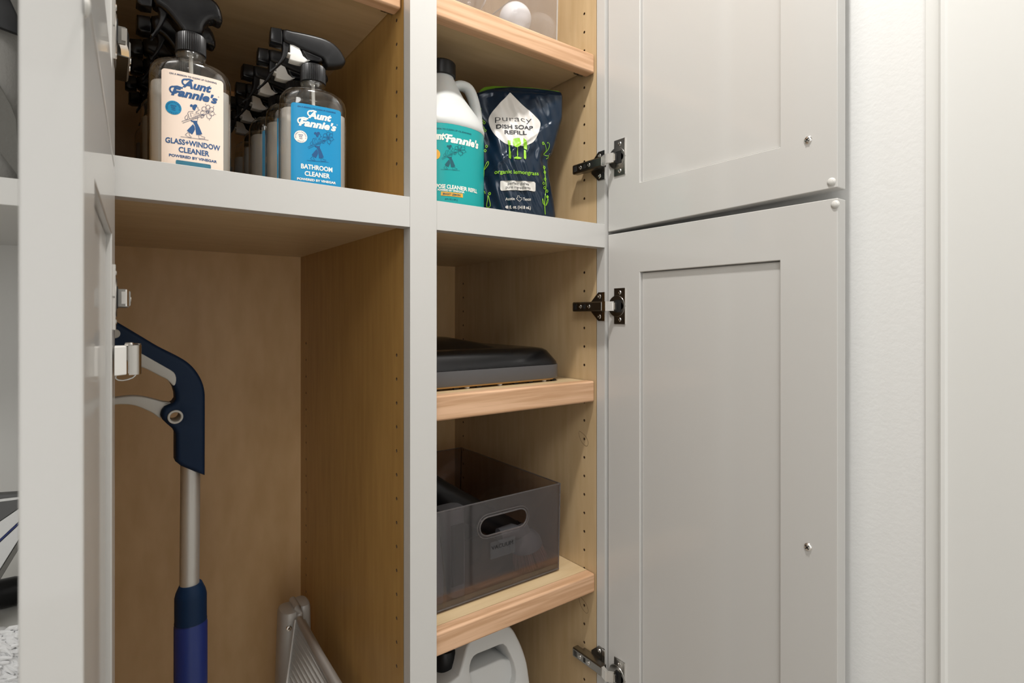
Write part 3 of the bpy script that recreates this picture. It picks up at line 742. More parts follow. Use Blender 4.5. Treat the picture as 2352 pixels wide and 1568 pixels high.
# ------------------------------------------------------------------ dish soap refill pouch
PB = math.radians(27); PC = Vector((.5480, .7200, 0)); PA = Vector((math.cos(PB), -math.sin(PB), 0)); PN = Vector((-math.sin(PB), -math.cos(PB), 0))
def onP(px, py, off=0):
    d = Vector(ray(px, py)); q = PC+PN*off; k = q.dot(PN)/d.dot(PN); w_ = d*k; return ((w_-q).dot(PA), w_.z)
def PW(s_, d_, z_): w_ = PC+PA*s_+PN*d_; return (w_.x, w_.y, z_)
def P4(x, y): return onP(1090+x/5.057, 190+y/5.057)
right = [P4(*q) for q in ((1005, 95), (1021, 135), (1020, 300), (1016, 400), (985, 520), (955, 630), (925, 740), (900, 830), (862, 885), (845, 940), (858, 1080), (885, 1250), (915, 1400), (935, 1560), (935, 1610))]
left = [P4(*q) for q in ((20, 110), (5, 140), (-35, 300), (-20, 420), (0, 560), (20, 700), (30, 850), (20, 1000), (10, 1150), (0, 1300), (-10, 1450), (-20, 1600))]
def interp(tab, z):
    tab = sorted(tab, key=lambda q: q[1])
    if z <= tab[0][1]: return tab[0][0]
    for (xa, za), (xb, zb) in zip(tab, tab[1:]):
        if z <= zb: s = (z-za)/(zb-za+1e-9); s = s*s*(3-2*s)*.5+s*.5; return xa+(xb-xa)*s
    return tab[-1][0]
topl = [P4(*q) for q in ((5, 125), (60, 112), (140, 84), (230, 66), (420, 53), (700, 70), (900, 95), (1021, 118))]
PT = P4(420, 53)[1]; PT0 = ZD+.0005
def topz(X):
    if X <= topl[0][0]: return topl[0][1]
    for (xa, za), (xb, zb) in zip(topl, topl[1:]):
        if X <= xb: return za+(zb-za)*(X-xa)/(xb-xa)
    return topl[-1][1]
def pouch_y(X, Z):
    """half thickness of the pouch at (X, Z)"""
    xl, xr = interp(left, Z), interp(right, Z); s = max(0, min(1, (X-xl)/(xr-xl))); h = (Z-PT0)/(PT-PT0)
    prof = (4*s*(1-s))**.55
    th = .034*(1-max(0, (h-.45))/.55)**.9 if h > .45 else .034
    th = .004*(prof > 0)+th*prof if h < .97 else .002
    wr = .0016*math.sin(34*s+9*h)*math.sin(11*h+2)+.0012*math.sin(60*(s*.8+h*.6))+.0030*math.exp(-((s-.80-.1*math.sin(9*h))/.05)**2)*math.sin(23*h)*(h > .25)
    fold = -.009*math.exp(-((s-.12)/.07)**2-((h-.55)/.35)**2)-.008*math.exp(-((s-.90)/.05)**2-((h-.45)/.12)**2)
    crease = .0035*math.exp(-((s*.5-h+.30)/.02)**2)*prof
    return max(.0006, th+(wr+fold+crease)*min(1, prof)*(1 if h < .93 else .3))
t = thing('soap_pouch', 'dark blue stand-up refill pouch with white drop and lime print', 'pouch', (PC.x, PC.y, ZD))
b = B(); NU, NV = 56, 72; Fv = []; Bv = []
for j in range(NV+1):
    Z = PT0+(PT-PT0)*j/NV; xl, xr = interp(left, Z), interp(right, Z); fr, bk = [], []
    for i in range(NU+1):
        X = xl+(xr-xl)*i/NU; zz = PT0+(topz(X)-PT0)*j/NV; d_ = 0 if i in (0, NU) else pouch_y(X, zz)
        if j == NV: d_ = min(d_, .0012)
        fr.append(b.verts.new(PW(X, d_, zz))); bk.append(fr[-1] if i in (0, NU) else b.verts.new(PW(X, -d_*.7, zz)))
    Fv.append(fr); Bv.append(bk)
for j in range(NV):
    for i in range(NU):
        b.faces.new((Fv[j][i], Fv[j][i+1], Fv[j+1][i+1], Fv[j+1][i])); 
        q = (Bv[j][i], Bv[j+1][i], Bv[j+1][i+1], Bv[j][i+1]); b.faces.new(q)
for i in range(NU):
    for V_ in ((Fv[NV], Bv[NV]), (Bv[0], Fv[0])):
        q = [V_[0][i], V_[0][i+1], V_[1][i+1], V_[1][i]]; q = [v for k, v in enumerate(q) if v not in q[:k]]
        if len(q) > 2: b.faces.new(q)
pb_ = obj('pouch_body', b, 'pouch', t, smooth=180)
b = B(); top = [P4(*q) for q in ((45, 118), (70, 75), (120, 45), (230, 33), (420, 42), (640, 50), (860, 78), (975, 92), (1005, 112))]
puffy(b, [(x, z_) for x, z_ in top]+[(top[-1][0], top[-1][1]-.012), (top[0][0], top[0][1]-.012)], -.0035, -.001, .0008, 2, place=lambda x, y, z: PW(x, y, z))
obj('top_seal', b, 'limedk', t)
def PS(X, Z, off): return PW(X, pouch_y(X, Z)+off, Z)
def Q(pts):
    out = []
    for x, y in pts:
        off = .02
        for _ in range(3): q = onP(1090+x/5.057, 190+y/5.057, off); off = pouch_y(*q)
        out.append(q)
    return out
def densepoly(pr, pts, n=26):
    """fill a convex-ish outline with a fine strip mesh so it follows the creases"""
    zs = [p_[1] for p_ in pts]; za, zb = min(zs), max(zs); rows = []
    for j in range(n+1):
        z_ = za+(zb-za)*(j/n*.998+.001); xs = []
        for k in range(len(pts)):
            (xa, z1_), (xb, z2_) = pts[k], pts[(k+1) % len(pts)]
            if (z1_ <= z_) != (z2_ <= z_): xs.append(xa+(xb-xa)*(z_-z1_)/(z2_-z1_))
        if len(xs) >= 2: rows.append((min(xs), max(xs), z_))
    k0 = len(pr.v); m_ = 24
    for a, c, z_ in rows: pr.v += [(a+(c-a)*i/m_, z_) for i in range(m_+1)]
    for j in range(len(rows)-1):
        for i in range(m_): a = k0+j*(m_+1)+i; pr.f.append((a, a+1, a+m_+2, a+m_+1))
def ptext(pr, s, cx_, cy_, w_, cap, **k):
    X, Z = Q([(cx_, cy_)])[0]; Xa = Q([(cx_-w_/2, cy_)])[0][0]; Xb = Q([(cx_+w_/2, cy_)])[0][0]
    sub = Print().text(s, 0, 0, Xb-Xa, cap, **k)
    kk = len(pr.v); pr.v += [(X+q[0], Z+q[1]) for q in sub.v]; pr.f += [tuple(kk+i for i in f) for f in sub.f]
dropp = smooth_poly(Q([(416, 116), (440, 140), (560, 262), (690, 375), (750, 440), (764, 500), (735, 600), (680, 690), (590, 735), (470, 738), (370, 712), (270, 640), (200, 555), (166, 470), (166, 410), (205, 340), (290, 240), (395, 132)]), 3)
p = Print(); densepoly(p, dropp, 60); p.make('printed_drop', PS, .0005, 'pale', t, label='off-white water drop print')
p = Print(); ptext(p, 'puracy', 450, 420, 425, .0098, bold=-.012); ptext(p, '\u2122', 672, 388, 18, .0012); p.make('lettering', PS, .0009, 'blkink', t)
p = Print(); ptext(p, 'DISH SOAP', 468, 512, 428, .0068, bold=.03); ptext(p, 'REFILL', 478, 574, 258, .0066, bold=.03); p.make('lettering', PS, .0009, 'blkink', t)
p = Print(); ptext(p, 'organic lemongrass', 495, 1034, 505, .0064, bold=.012)
def pp(pts): densepoly(p, Q(pts), 10)
pp([(384, 668), (424, 672), (420, 715), (404, 735), (394, 732), (386, 710)]); pp([(398, 730), (410, 732), (414, 790), (424, 850), (420, 885), (402, 886), (394, 860), (398, 800)])
pp([(445, 642), (522, 645), (540, 700), (532, 730), (510, 748), (490, 752), (462, 742), (446, 715), (442, 690)]); pp([(494, 748), (504, 750), (506, 855), (492, 855)]); pp([(455, 872), (495, 855), (548, 872), (540, 884), (500, 889), (462, 884)])
pp([(566, 642), (590, 660), (608, 705), (610, 780), (572, 778), (566, 700)]); pp([(572, 778), (594, 782), (600, 880), (588, 892), (572, 886), (570, 830)])
p.make('printed_drop', PS, .0012, 'lime', t, label='lime fork, wine glass and knife print')
box_ = [(x, zz) for x, zz in rrect(*[0, 1, 0, 1], .0)] if False else Q([(298, 1145), (312, 1136), (690, 1150), (706, 1164), (706, 1256), (694, 1270), (310, 1254), (298, 1240)])
p = Print(); densepoly(p, box_, 16); p.make('caption_panel', PS, .0008, 'pale', t, label='pale caption box')
p = Print(); ptext(p, 'perfect dishes', 508, 1174, 245, .0046); ptext(p, 'pure ingredients', 506, 1216, 285, .0046); p.make('lettering', PS, .0013, 'blkink', t)
p = Print(); ptext(p, 'Austin', 413, 1346, 108, .0047, bold=.012); ptext(p, 'Texas', 606, 1352, 92, .0047, bold=.012); p.make('lettering', PS, .0010, 'pale', t); p = Print(); ptext(p, '48 fl. oz. (1418 mL)', 506, 1445, 296, .0050, bold=.02)
p.make('lettering', PS, .0010, 'pale', t); p = Print(); p.stroke(Q([(500, 1312), (518, 1314), (520, 1332), (545, 1340), (550, 1356), (530, 1366), (526, 1380), (512, 1372), (500, 1362), (490, 1352), (482, 1342), (498, 1338)]), .0006, True)
p.make('printed_outline', PS, .0010, 'pale', t)
p = Print(); sw = .0008
def sprig(pts, c=False, k=1): p.stroke([tuple(q) for q in smooth_poly(Q(pts), 4, c)], sw*k, c)
sprig([(820, 1530), (812, 1400), (828, 1200), (818, 1080), (800, 960)], k=1.4)
sprig([(815, 1430), (790, 1390), (788, 1345), (806, 1400)], True); sprig([(825, 1430), (850, 1385), (852, 1345), (835, 1390)], True)
sprig([(840, 1340), (850, 1320), (845, 1312), (838, 1322)], True, 1.6)
for x, y in ((808, 985), (815, 1040), (818, 1120), (800, 1170), (812, 1220), (840, 1260), (845, 1325), (795, 705)): sprig([(x+11*math.cos(a), y+15*math.sin(a)) for a in (0, 1.57, 3.14, 4.71)], True, 1.2)
sprig([(800, 830), (830, 790), (822, 730), (800, 700)]); sprig([(800, 835), (850, 780), (870, 720), (850, 695), (842, 705)]); sprig([(800, 835), (840, 850), (858, 845), (850, 875), (830, 885)])
sprig([(110, 1010), (130, 950), (155, 915), (160, 945), (130, 990)], True); sprig([(70, 640), (95, 760), (75, 930), (110, 1010), (95, 1200)])
for x, y in ((95, 450), (112, 466), (100, 530), (122, 556), (138, 740), (122, 790), (174, 1288), (62, 305)): sprig([(x+12*math.cos(a), y+15*math.sin(a)) for a in (0, 1.57, 3.14, 4.71)], True, 1.2)
sprig([(35, 320), (70, 370), (85, 410), (60, 470)]); sprig([(140, 1440), (150, 1360), (158, 1310), (182, 1430)], True); sprig([(80, 1430), (85, 1300), (110, 1260), (122, 1290)])
p.make('printed_sprig', PS, .0009, 'lime', t, label='lime grass sprigs print')

# ------------------------------------------------------------------ black flat appliance on the middle shelf
t = thing('floor_tool', 'flat glossy black appliance with a grey lower band lying on the middle shelf', 'appliance', (.49, .84, -.1071))
def plan(x0_, x1_, y0_, y1_, r_, z_): return [(x, y, z_) for x, y in rrect(x0_, x1_, y0_, y1_, r_, 6)]
ax0, ax1, ay0, ay1 = .356, .6225, .6990, .985
b = B(); rings(b, [plan(ax0, ax1, ay0, ay1, .022, -.1015), plan(ax0-.001, ax1+.001, ay0-.001, ay1, .022, -.0990), plan(ax0, ax1+.001, ay0-.0005, ay1, .022, -.0790)]); obj('lower_band', b, 'greypl', t)
b = B(); rings(b, [plan(ax0, ax1, ay0, ay1, .022, -.0784), plan(ax0+.002, ax1-.001, ay0+.001, ay1-.002, .022, -.0740), plan(ax0+.010, ax1-.014, ay0+.010, ay1-.012, .022, -.0560), plan(ax0+.014, ax1-.020, ay0+.014, ay1-.016, .022, -.0525), plan(ax0+.022, ax1-.032, ay0+.024, ay1-.03, .022, -.0505)])
rings(b, [plan(ax0+.02, ax1-.085, ay0+.05, ay1-.03, .02, -.0515), plan(ax0+.024, ax1-.105, ay0+.075, ay1-.035, .02, -.0440), plan(ax0+.028, ax1-.150, ay0+.11, ay1-.04, .02, -.0340), plan(ax0+.030, ax1-.190, ay0+.15, ay1-.05, .02, -.0315)])
obj('cover', b, 'blackgl', t)
b = B(); rings(b, [plan(ax0+.006, ax1-.006, ay0+.003, ay1-.004, .02, -.1042), plan(ax0+.004, ax1-.004, ay0+.001, ay1-.004, .02, -.1016)]); obj('base_plate', b, 'amber', t)
for x in (.44, .50, .59):
    b = B(); lathe(b, [(.003, -.1071), (.004, -.1060), (.004, -.1042)], (x, ay0+.009, 0), 12); obj('foot', b, 'whitepl', t)
for x in (.42, .46, .53, .56, .61):
    b = B(); box(b, x-.004, x+.004, ay0+.006, ay0+.012, -.1070, -.1040); obj('roller', b, 'blackpl', t)

# ------------------------------------------------------------------ smoky storage bin
def bin_(name, label, cat, x0_, x1_, y0_, y1_, z0_, z1_, mbody, medge, hole=None, th=.0026, taper=.004, rim=True):
    t = thing(name, label, cat, ((x0_+x1_)/2, (y0_+y1_)/2, z0_))
    b = B(); pl = [(x0_+taper, z0_+.004), (x1_-taper, z0_+.004), (x1_, z1_), (x0_, z1_)]
    puffy(b, pl, y0_, y0_+th, .0004, 1, holes=[stadium(*hole)] if hole else ()); obj('front_wall', b, mbody, t)
    b = B(); puffy(b, pl, y1_-th, y1_, .0004, 1); obj('back_wall', b, mbody, t)
    for s_, xx in ((1, x0_), (-1, x1_)):
        b = B(); rings(b, [[(xx+s_*taper, y, z0_+.004), (xx+s_*(taper+th), y, z0_+.004), (xx+s_*th, y, z1_), (xx, y, z1_)] for y in (y0_+th, y1_-th)]); obj('side_wall', b, mbody, t)
    b = B(); box(b, x0_+taper+.002, x1_-taper-.002, y0_+.003, y1_-.003, z0_, z0_+.004); obj('floor_panel', b, mbody, t)
    b = B(); e = .0009
    for y in (y0_+e, y1_-e):
        tube(b, [(x0_+e, y, z1_), (x1_-e, y, z1_)], .0011, 8)
        for xx, s_ in ((x0_+e, 1), (x1_-e, -1)): tube(b, [(xx+s_*taper, y, z0_+.004), (xx, y, z1_)], .0013, 8)
        tube(b, [(x0_+taper, y, z0_+.004), (x1_-taper, y, z0_+.004)], .0013, 8)
    for xx in (x0_+e, x1_-e): tube(b, [(xx, y0_, z1_), (xx, y1_, z1_)], .0011, 8)
    obj('rim', b, medge, t)
    if hole:
        b = B(); sp = stadium(*hole); loop = [(x, y0_-.0002, z_) for x, z_ in sp]; loop.append(loop[0]); loop.append(loop[1]); tube(b, loop, .0012, 8)
        sp = stadium(hole[0], hole[1], hole[2]+.0042, hole[3]+.0042); loop = [(x, y0_, z_) for x, z_ in sp]; loop.append(loop[0]); loop.append(loop[1]); tube(b, loop, .0007, 6)
        obj('handle_rim', b, medge, t)
    return t
bt = bin_('storage_bin', 'smoky clear storage bin with an oval handle hole on the lower shelf', 'storage bin', .358, .6202, .7000, 1.0200, -.4263, -.2802, 'bin', 'binedge', hole=(.5027, -.3190, .0452, .0142))
VY = .6994
a, c = onY(1126.6, 1245, VY), onY(1183, 1270, VY)
b = B(); box(b, a[0], c[0], VY, VY+.0005, c[1]+.002, a[1]-.001); obj('name_sticker', b, clear('clear_sticker', (.85, .85, .85), .6, 1.4, .2, milk=.12, milkcol=(.4, .4, .42)), bt)
x_, z_ = onY(1154, 1251, VY); Print().text('VACUUM', x_, z_, .041, .0062, .0).make('lettering', lambda u, v, of: (u, VY-of, v), .0004, M['blackpl'], bt)
# vacuum tools in the bin
t = thing('dusting_brush', 'round grey dusting brush with reddish bristles inside the smoky bin', 'brush', (.574, .735, -.4223))
bx, by_, bz = .572, .734, -.3790
b = B(); 
mt = Matrix.Translation((bx, by_, bz)) @ Matrix.Rotation(math.radians(-16), 4, 'Y')
vs = lathe(b, [(.0002, .031), (.010, .030), (.012, .020), (.021, .013), (.026, .004), (.027, -.006), (.024, -.008), (.0002, -.008)], (0, 0, 0), 24); xf(b, vs, mt); vs = tube(b, [(-.002, 0, .018), (-.020, .002, .032), (-.044, .004, .036)], [.011, .012, .012], 16); xf(b, vs, mt)
obj('brush_head', b, 'toolgrey', t)
b = B()
for k in range(260):
    a_ = 2*PI*random.random(); r0 = .019+.006*random.random(); p0 = Vector((r0*math.cos(a_), r0*math.sin(a_), -.006)); p1 = Vector((r0*1.18*math.cos(a_+.05), r0*1.18*math.sin(a_), -.030-.006*random.random()))
    vs = tube(b, [p0, p1], [.00055, .00035], 3); xf(b, vs, mt)
o = obj('bristles', b, 'bristle', t, smooth=0); o['kind'] = 'stuff'
def duct(name, label, cat, secs, m, n=16, pw=3.2):
    t = thing(name, label, cat, tuple(Vector(secs[0][0])))
    b = B(); R = []
    for c_, hx, hy in secs: R.append([(c_[0]+p_[0], c_[1]+p_[1], c_[2]) for p_ in sell(hx, hy, pw, 0, 28)])
    rings(b, R); obj('tool_body', b, m, t); return t
t = duct('crevice_tool', 'flat dark grey crevice tool standing upright in the smoky bin behind its front wall', 'vacuum tool', [((.432, .728, -.4210), .012, .012), ((.430, .728, -.37), .015, .013), ((.424, .730, -.30), .019, .016), ((.423, .730, -.296), .020, .017), ((.423, .730, -.2880), .020, .017)], 'toolgrey')
b = B(); rings(b, [[(x, y, zz) for x, y in rrect(.418-.003, .436, .7115-.001, .7135, .0006, 2)] for zz in (-.40, -.31)]); obj('ridge', b, 'blackpl', t)
duct('upholstery_nozzle', 'wide dark grey upholstery nozzle at the left in the smoky bin', 'vacuum tool', [((.388, .735, -.4210), .020, .022), ((.389, .736, -.39), .021, .020), ((.386, .738, -.31), .018, .018), ((.386, .738, -.295), .019, .019)], 'toolgrey')
t = thing('vacuum_wand', 'black round vacuum wand lying diagonally in the smoky bin', 'vacuum tool', (.42, .80, -.40))
b = B(); tube(b, [(.412, .822, -.2600), (.418, .820, -.2650), (.45, .812, -.292), (.52, .800, -.340), (.592, .792, -.388)], [.017, .020, .021, .022, .022], 20); obj('wand_body', b, 'blackpl', t)
b = B(); tube(b, [(.585, .793, -.384), (.597, .791, -.392)], .0235, 20); obj('end_ring', b, 'blackgl', t)
t = thing('turbo_brush', 'black angular brush head at the back of the smoky bin', 'vacuum tool', (.5, .93, -.4223))
b = B(); rings(b, [plan(.41, .60, .895, .985, .02, -.4210), plan(.41, .60, .895, .985, .02, -.385), plan(.43, .58, .905, .975, .02, -.36)]); obj('brush_housing', b, 'blackpl', t)
b = B(); tube(b, [(.50, .94, -.37), (.50, .945, -.345)], [.022, .020], 20); obj('connector', b, 'blackgl', t)

# ------------------------------------------------------------------ clear bin of bulbs on the upper shelf
bin_('clear_bin', 'clear plastic bin of light bulbs on the top right shelf', 'storage bin', .356, .6075, .6900, .985, .4356, .585, 'cbin', 'cbinedge')
def bulb(label, x, y, r, glass, base_z=.4402, hb=.076, tilt=(0, 0)):
    t = thing('light_bulb', label, 'light bulb', (x, y, base_z), 'light bulbs in the clear bin')
    b = B(); pr = [(r*math.sin(a), hb+r*math.cos(a)) for a in [PI*k/18 for k in range(14)]]; pr[0] = (.0002, hb+r)
    pr += [(.0165, hb-r*1.10), (.0140, .030)]
    lathe(b, [(q[0], q[1]+base_z) for q in pr], (x, y, 0), 28); obj('globe', b, glass, t)
    b = B(); pr = [(.0142, .030)]+[(.0132 if k % 2 else .0122, .028-.0022*k) for k in range(9)]+[(.006, .004), (.004, .0002), (.0002, 0)]
    lathe(b, [(q[0], q[1]+base_z) for q in pr], (x, y, 0), 24); obj('screw_base', b, 'steel', t)
    if glass == 'glass':
        b = B(); lathe(b, [(.006, base_z+.030), (.003, base_z+.055), (.0002, base_z+.058)], (x, y, 0), 12); tube(b, [(x-.006, y, base_z+.085), (x, y, base_z+.055), (x+.006, y, base_z+.085)], .0004, 5); obj('filament_mount', b, 'glass', t)
bulb('white opal globe bulb standing in the clear bin', .5766, .770, .0285, 'opal')
bulb('clear glass bulb at the left of the white globe in the clear bin', .4700, .752, .0300, 'glass')
bulb('clear glass bulb behind the white globe in the clear bin', .5930, .865, .0290, 'glass', hb=.079)
bulb('clear glass bulb at the back left of the clear bin', .4250, .850, .0290, 'glass')

# ------------------------------------------------------------------ white jug under the lower shelf
WY = .745
def P9(x, y, Y=WY): return onY(990+x/9.408, 1420+y/9.408, Y)
t = thing('white_jug', 'opaque white jug with a moulded handle and black ribbed cap under the lower shelf', 'jug', (.46, WY+.05, -.905))
outl = [P9(*q) for q in ((672, 1060), (690, 980), (725, 840), (780, 640), (900, 440), (1100, 300), (1350, 200), (1550, 150), (1700, 180), (1800, 275), (1880, 420), (1960, 590), (2030, 780), (2085, 980), (2120, 1200), (2150, 1450), (2170, 1800), (2180, 2300))]
xr_ = outl[-1][0]
outl = smooth_poly(outl, 3, False)+[(xr_, -.895), (xr_-.012, -.9045), (.372, -.9045), (.360, -.895), (.360, P9(0, 1100, WY+.045)[1]-.012), (.370, P9(0, 1100, WY+.045)[1]-.003), (P9(430, 0)[0], P9(0, 1095, WY+.045)[1]-.002), (P9(610, 0)[0], P9(0, 1070, WY+.045)[1])]
YC = WY+.045
hole_ = [P9(*q) for q in ((848, 1020), (880, 900), (930, 820), (1000, 772), (1250, 672), (1480, 575), (1560, 560), (1630, 620), (1710, 780), (1790, 960), (1835, 1160), (1835, 1330), (1790, 1500), (1700, 1620), (1400, 1700), (1050, 1690), (930, 1560), (880, 1400), (842, 1150))]
b = B(); puffy(b, outl, WY, WY+.095, .0045, 4, holes=[hole_]); jb = obj('jug_body', b, 'hdpe2', t)
YR = WY+.013
b = B(); puffy(b, [P9(x, y, YR) for x, y in ((800, 1195), (1160, 1040), (1500, 892), (1560, 880), (1760, 900), (1900, 1100), (1900, 1560), (1700, 1780), (1000, 1790), (800, 1600))], YR, WY+.082, .003, 3); obj('recess_panel', b, 'hdpe2', jb)
zt = P9(250, 1085, YC)[1]; cx_ = onY(1047, 1510, YC)[0]-.0214
b = B(); lathe(b, [(.028, zt-.006), (.0265, zt-.001), (.021, zt+.001), (.0165, zt+.003), (.0165, zt+.02)], (cx_, YC, 0), 32); obj('neck', b, 'hdpe2', t)
b = B(); lathe(b, [(.0205, zt+.004), (.0215, zt+.006), (.0212, zt+.031), (.0195, zt+.034), (.0002, zt+.034)], (cx_, YC, 0), 120, ribs=1, ribd=.016); obj('cap', b, 'blackpl', t)

# ------------------------------------------------------------------ spray mop
MY = .770
def P5(x, y): return onY(180+x/2.8, 560+y/2.8, MY)
t = thing('spray_mop', 'spray mop with navy pistol grip, pale trigger and silver pole leaning in the left compartment', 'mop', (.088, MY, ZB))
grip = [(100, 425), (180, 465), (245, 500), (330, 550), (400, 592), (480, 640), (550, 678), (620, 712), (690, 754), (745, 808), (785, 876), (803, 945), (805, 1020), (805, 1200), (804, 1474), (740, 1450), (655, 1415), (617, 1385), (617, 1300), (617, 1210), (600, 1178), (565, 1148), (535, 1120), (523, 1092), (530, 1060), (548, 1036), (575, 1024), (602, 1012), (617, 990), (615, 955), (603, 915), (575, 872), (530, 843), (470, 812), (404, 785), (300, 738), (180, 690), (100, 655)]
hole_ = circ(*P5(615, 1100), .0125*1.0, 20)
b = B(); gp_ = [P5(*q) for q in grip]; puffy(b, smooth_poly(gp_[2:14], 3, False)+gp_[14:]+gp_[:2], MY-.0155, MY+.0155, .0052, 4, holes=[circ(*P5(615, 1100), .0061, 24)]); obj('grip', b, 'navy', t)
b = B(); cxr, czr = P5(615, 1100)
for sgn in (-1,):
    lathe(b, [(.0057, -.0162), (.0060, -.0168), (.0076, -.0168), (.0081, -.0160), (.0081, -.0140), (.0059, -.0130), (.0057, .0150), (.0055, .0150), (.0055, -.0160), (.0057, -.0162)], (cxr, MY, czr), 28, 'y', open_=True)
obj('hanging_ring', b, 'greyin', t)
b = B(); puffy(b, smooth_poly([P5(*q) for q in ((300, 650), (404, 702), (430, 716), (560, 790), (604, 818), (619, 850), (616, 888), (600, 902), (562, 864), (520, 843), (450, 806), (404, 786), (300, 742))], 2), MY-.0180, MY+.0180, .0014, 3); obj('grip_inlay', b, 'greyin', t)
b = B(); puffy(b, smooth_poly([P5(*q) for q in ((100, 1010), (180, 994), (245, 984), (310, 976), (370, 975), (440, 985), (545, 1012), (600, 1018), (565, 1032), (535, 1055), (524, 1085), (523, 1116), (480, 1085), (430, 1060), (370, 1036), (310, 1026), (245, 1027), (180, 1036), (100, 1050))], 2), MY-.0085, MY+.0085, .0014, 3); obj('trigger', b, 'greyin', t)
b = B(); x_, z_ = P5(232, 575); lathe(b, [(.0002, -.0170), (.0045, -.0170), (.0055, -.0150)], (x_, MY, z_), 16, 'y'); obj('button', b, 'greyin', t)
xa, za = P5(718, 1400); xa = (onY(414, 1200, MY)[0]+onY(460, 1200, MY)[0])/2; rad = (onY(460, 1200, MY)[0]-onY(414, 1200, MY)[0])/2*1.0
xb = onY(435, 1350, MY)[0]
b = B(); tube(b, [(xa, MY, -.135), (xa, MY, -.20), (xb, MY, -.335), (xb, MY, -.60)], rad, 28); obj('pole', b, 'alu', t)
x1_, z1_ = onY(400, 1360, MY); x2_, _ = onY(475, 1370, MY); zc_ = onY(437, 1345, MY)[1]; cxm = (x1_+x2_)/2; rw = (x2_-x1_)/2
b = B(); lathe(b, [(rad, zc_+.003), (rad+.0015, zc_+.003), (rw*.92, zc_-.006), (rw, zc_-.012), (rw*1.0, zc_-.040), (rw*1.02, zc_-.042)], (cxm, MY, 0), 32); obj('sleeve_collar', b, 'navy', t)
b = B(); lathe(b, [(rw*1.04, -1.0), (rw*1.04, zc_-.046), (rw*.98, zc_-.042)], (cxm, MY, 0), 32); obj('sleeve', b, 'navy2', t, label='brighter blue sleeve')
b = B(); rings(b, [plan(.02, .17, MY-.05, MY+.05, .02, ZB+.001), plan(.02, .17, MY-.05, MY+.05, .02, ZB+.02), plan(.06, .13, MY-.03, MY+.03, .02, ZB+.05)]); tube(b, [(cxm, MY, ZB+.03), (cxm, MY, -.98)], rw*.8, 20); obj('mop_head', b, 'greyin', t)

# ------------------------------------------------------------------ folded step stool
SY = .985
t = thing('step_stool', 'silver grey folded step stool leaning in the back corner beside the mop', 'step stool', (.26, SY, ZB))
def PZ(px, py, Y=SY): x, z_ = onY(px, py, Y); return Vector((x, Y, z_))
def caps(c, hx, hy, z_, n=24): return [(c[0]+p_[0], c[1]+p_[1], z_) for p_ in sell(hx, hy, 2.6, 0, n)]
tl = PZ(660, 1400); 
ca_ = PZ(662, 1420); s_ = PZ(652, 1568)
def lerp_leg(c0, c1, hx, hy, name, top):
    b = B(); zz = [top, top-.0015, top-.004, c1[2], ZB+.03]
    R = [];
    for z_, k in ((ZB+.002, 1), (top-.012, 1), (top-.006, .98), (top-.002, .90), (top, .70)):
        f_ = (c0[2]-z_)/(c0[2]-c1[2]); cc = c0+(c1-c0)*min(f_, 3.0); R.append(caps(cc, hx*k, hy*k, z_))
    rings(b, R); obj(name, b, 'stool', t)
ztop = PZ(670, 1391)[2]
lerp_leg(ca_, s_, .0165, .0250, 'leg', ztop)
ca2 = PZ(694, 1412, SY+.01); s2_ = PZ(700, 1568, SY+.01)
lerp_leg(ca2, s2_, .0120, .0230, 'leg', ztop+.0005)
b = B(); a = PZ(679, 1392); c = PZ(687, 1414)
tube(b, [(a[0], SY+.020, ztop+.0005), (a[0]-.001, SY-.016, ztop+.001), (a[0], SY-.024, ztop-.006), (a[0]-.001, SY-.026, ztop-.014)], .0055, 12); obj('hinge_cap', b, 'stool', t)
b = B(); q = PZ(664, 1442, SY-.0252); lathe(b, [(.0002, -.0015), (.0020, -.0015), (.0024, -.0022), (.0042, -.0018), (.0046, .001)], tuple(q), 14, 'y'); obj('rivet', b, 'bright', t)
b = B(); q = PZ(701, 1433, SY-.016); lathe(b, [(.0002, -.0006), (.0030, -.0010), (.0034, .001)], tuple(q), 14, 'y'); obj('rivet', b, 'steel_d', t)
# ribbed tread leaning forward from the hinge
A = PZ(684, 1422, .955); Lw = PZ(662, 1568, .905); Rw = PZ(784, 1568, .812)
A2 = A+Vector((.006, 0, 0)); Lw2 = A+(Lw-A)*2.2; Rw2 = A+(Rw-A)*2.2
Rw2.x = min(Rw2.x, .297); nrm = (Lw-A).cross(Rw-A).normalized()
if nrm.y > 0: nrm = -nrm
b = B(); th_ = .008
q = [A-Vector((.004, 0, -.002)), A2, Rw2, Lw2]
rings(b, [[p_ for p_ in q], [p_-nrm*th_ for p_ in q]]); tr = obj('tread', b, 'stool', t, bevel=.0015)
b = B()
for k in range(19):
    f0 = (k+.6)/20; s0 = A+(Lw2-A)*f0*.92; e0 = Lw2+(Rw2-Lw2)*(1-f0)*.86+(A-Lw2)*0
    d0 = (Rw2-A); e0 = s0+d0*(1-f0)*.93
    wv_ = nrm.cross(d0).normalized()*.0007
    rings(b, [[s0-wv_, s0+wv_, s0+wv_*.6+nrm*.0011, s0-wv_*.6+nrm*.0011], [e0-wv_, e0+wv_, e0+wv_*.6+nrm*.0011, e0-wv_*.6+nrm*.0011]])
obj('rib', b, 'stool', t)['kind'] = 'stuff'
b = B(); tube(b, [A+Vector((.002, 0, 0)), A+(Rw2-A)*.5, Rw2], [.0055, .008, .010], 14); obj('side_rail', b, 'alu', t)
b = B(); tube(b, [A-Vector((.004, 0, 0)), Lw2], .0022, 8); obj('tread_edge', b, 'stool', t)

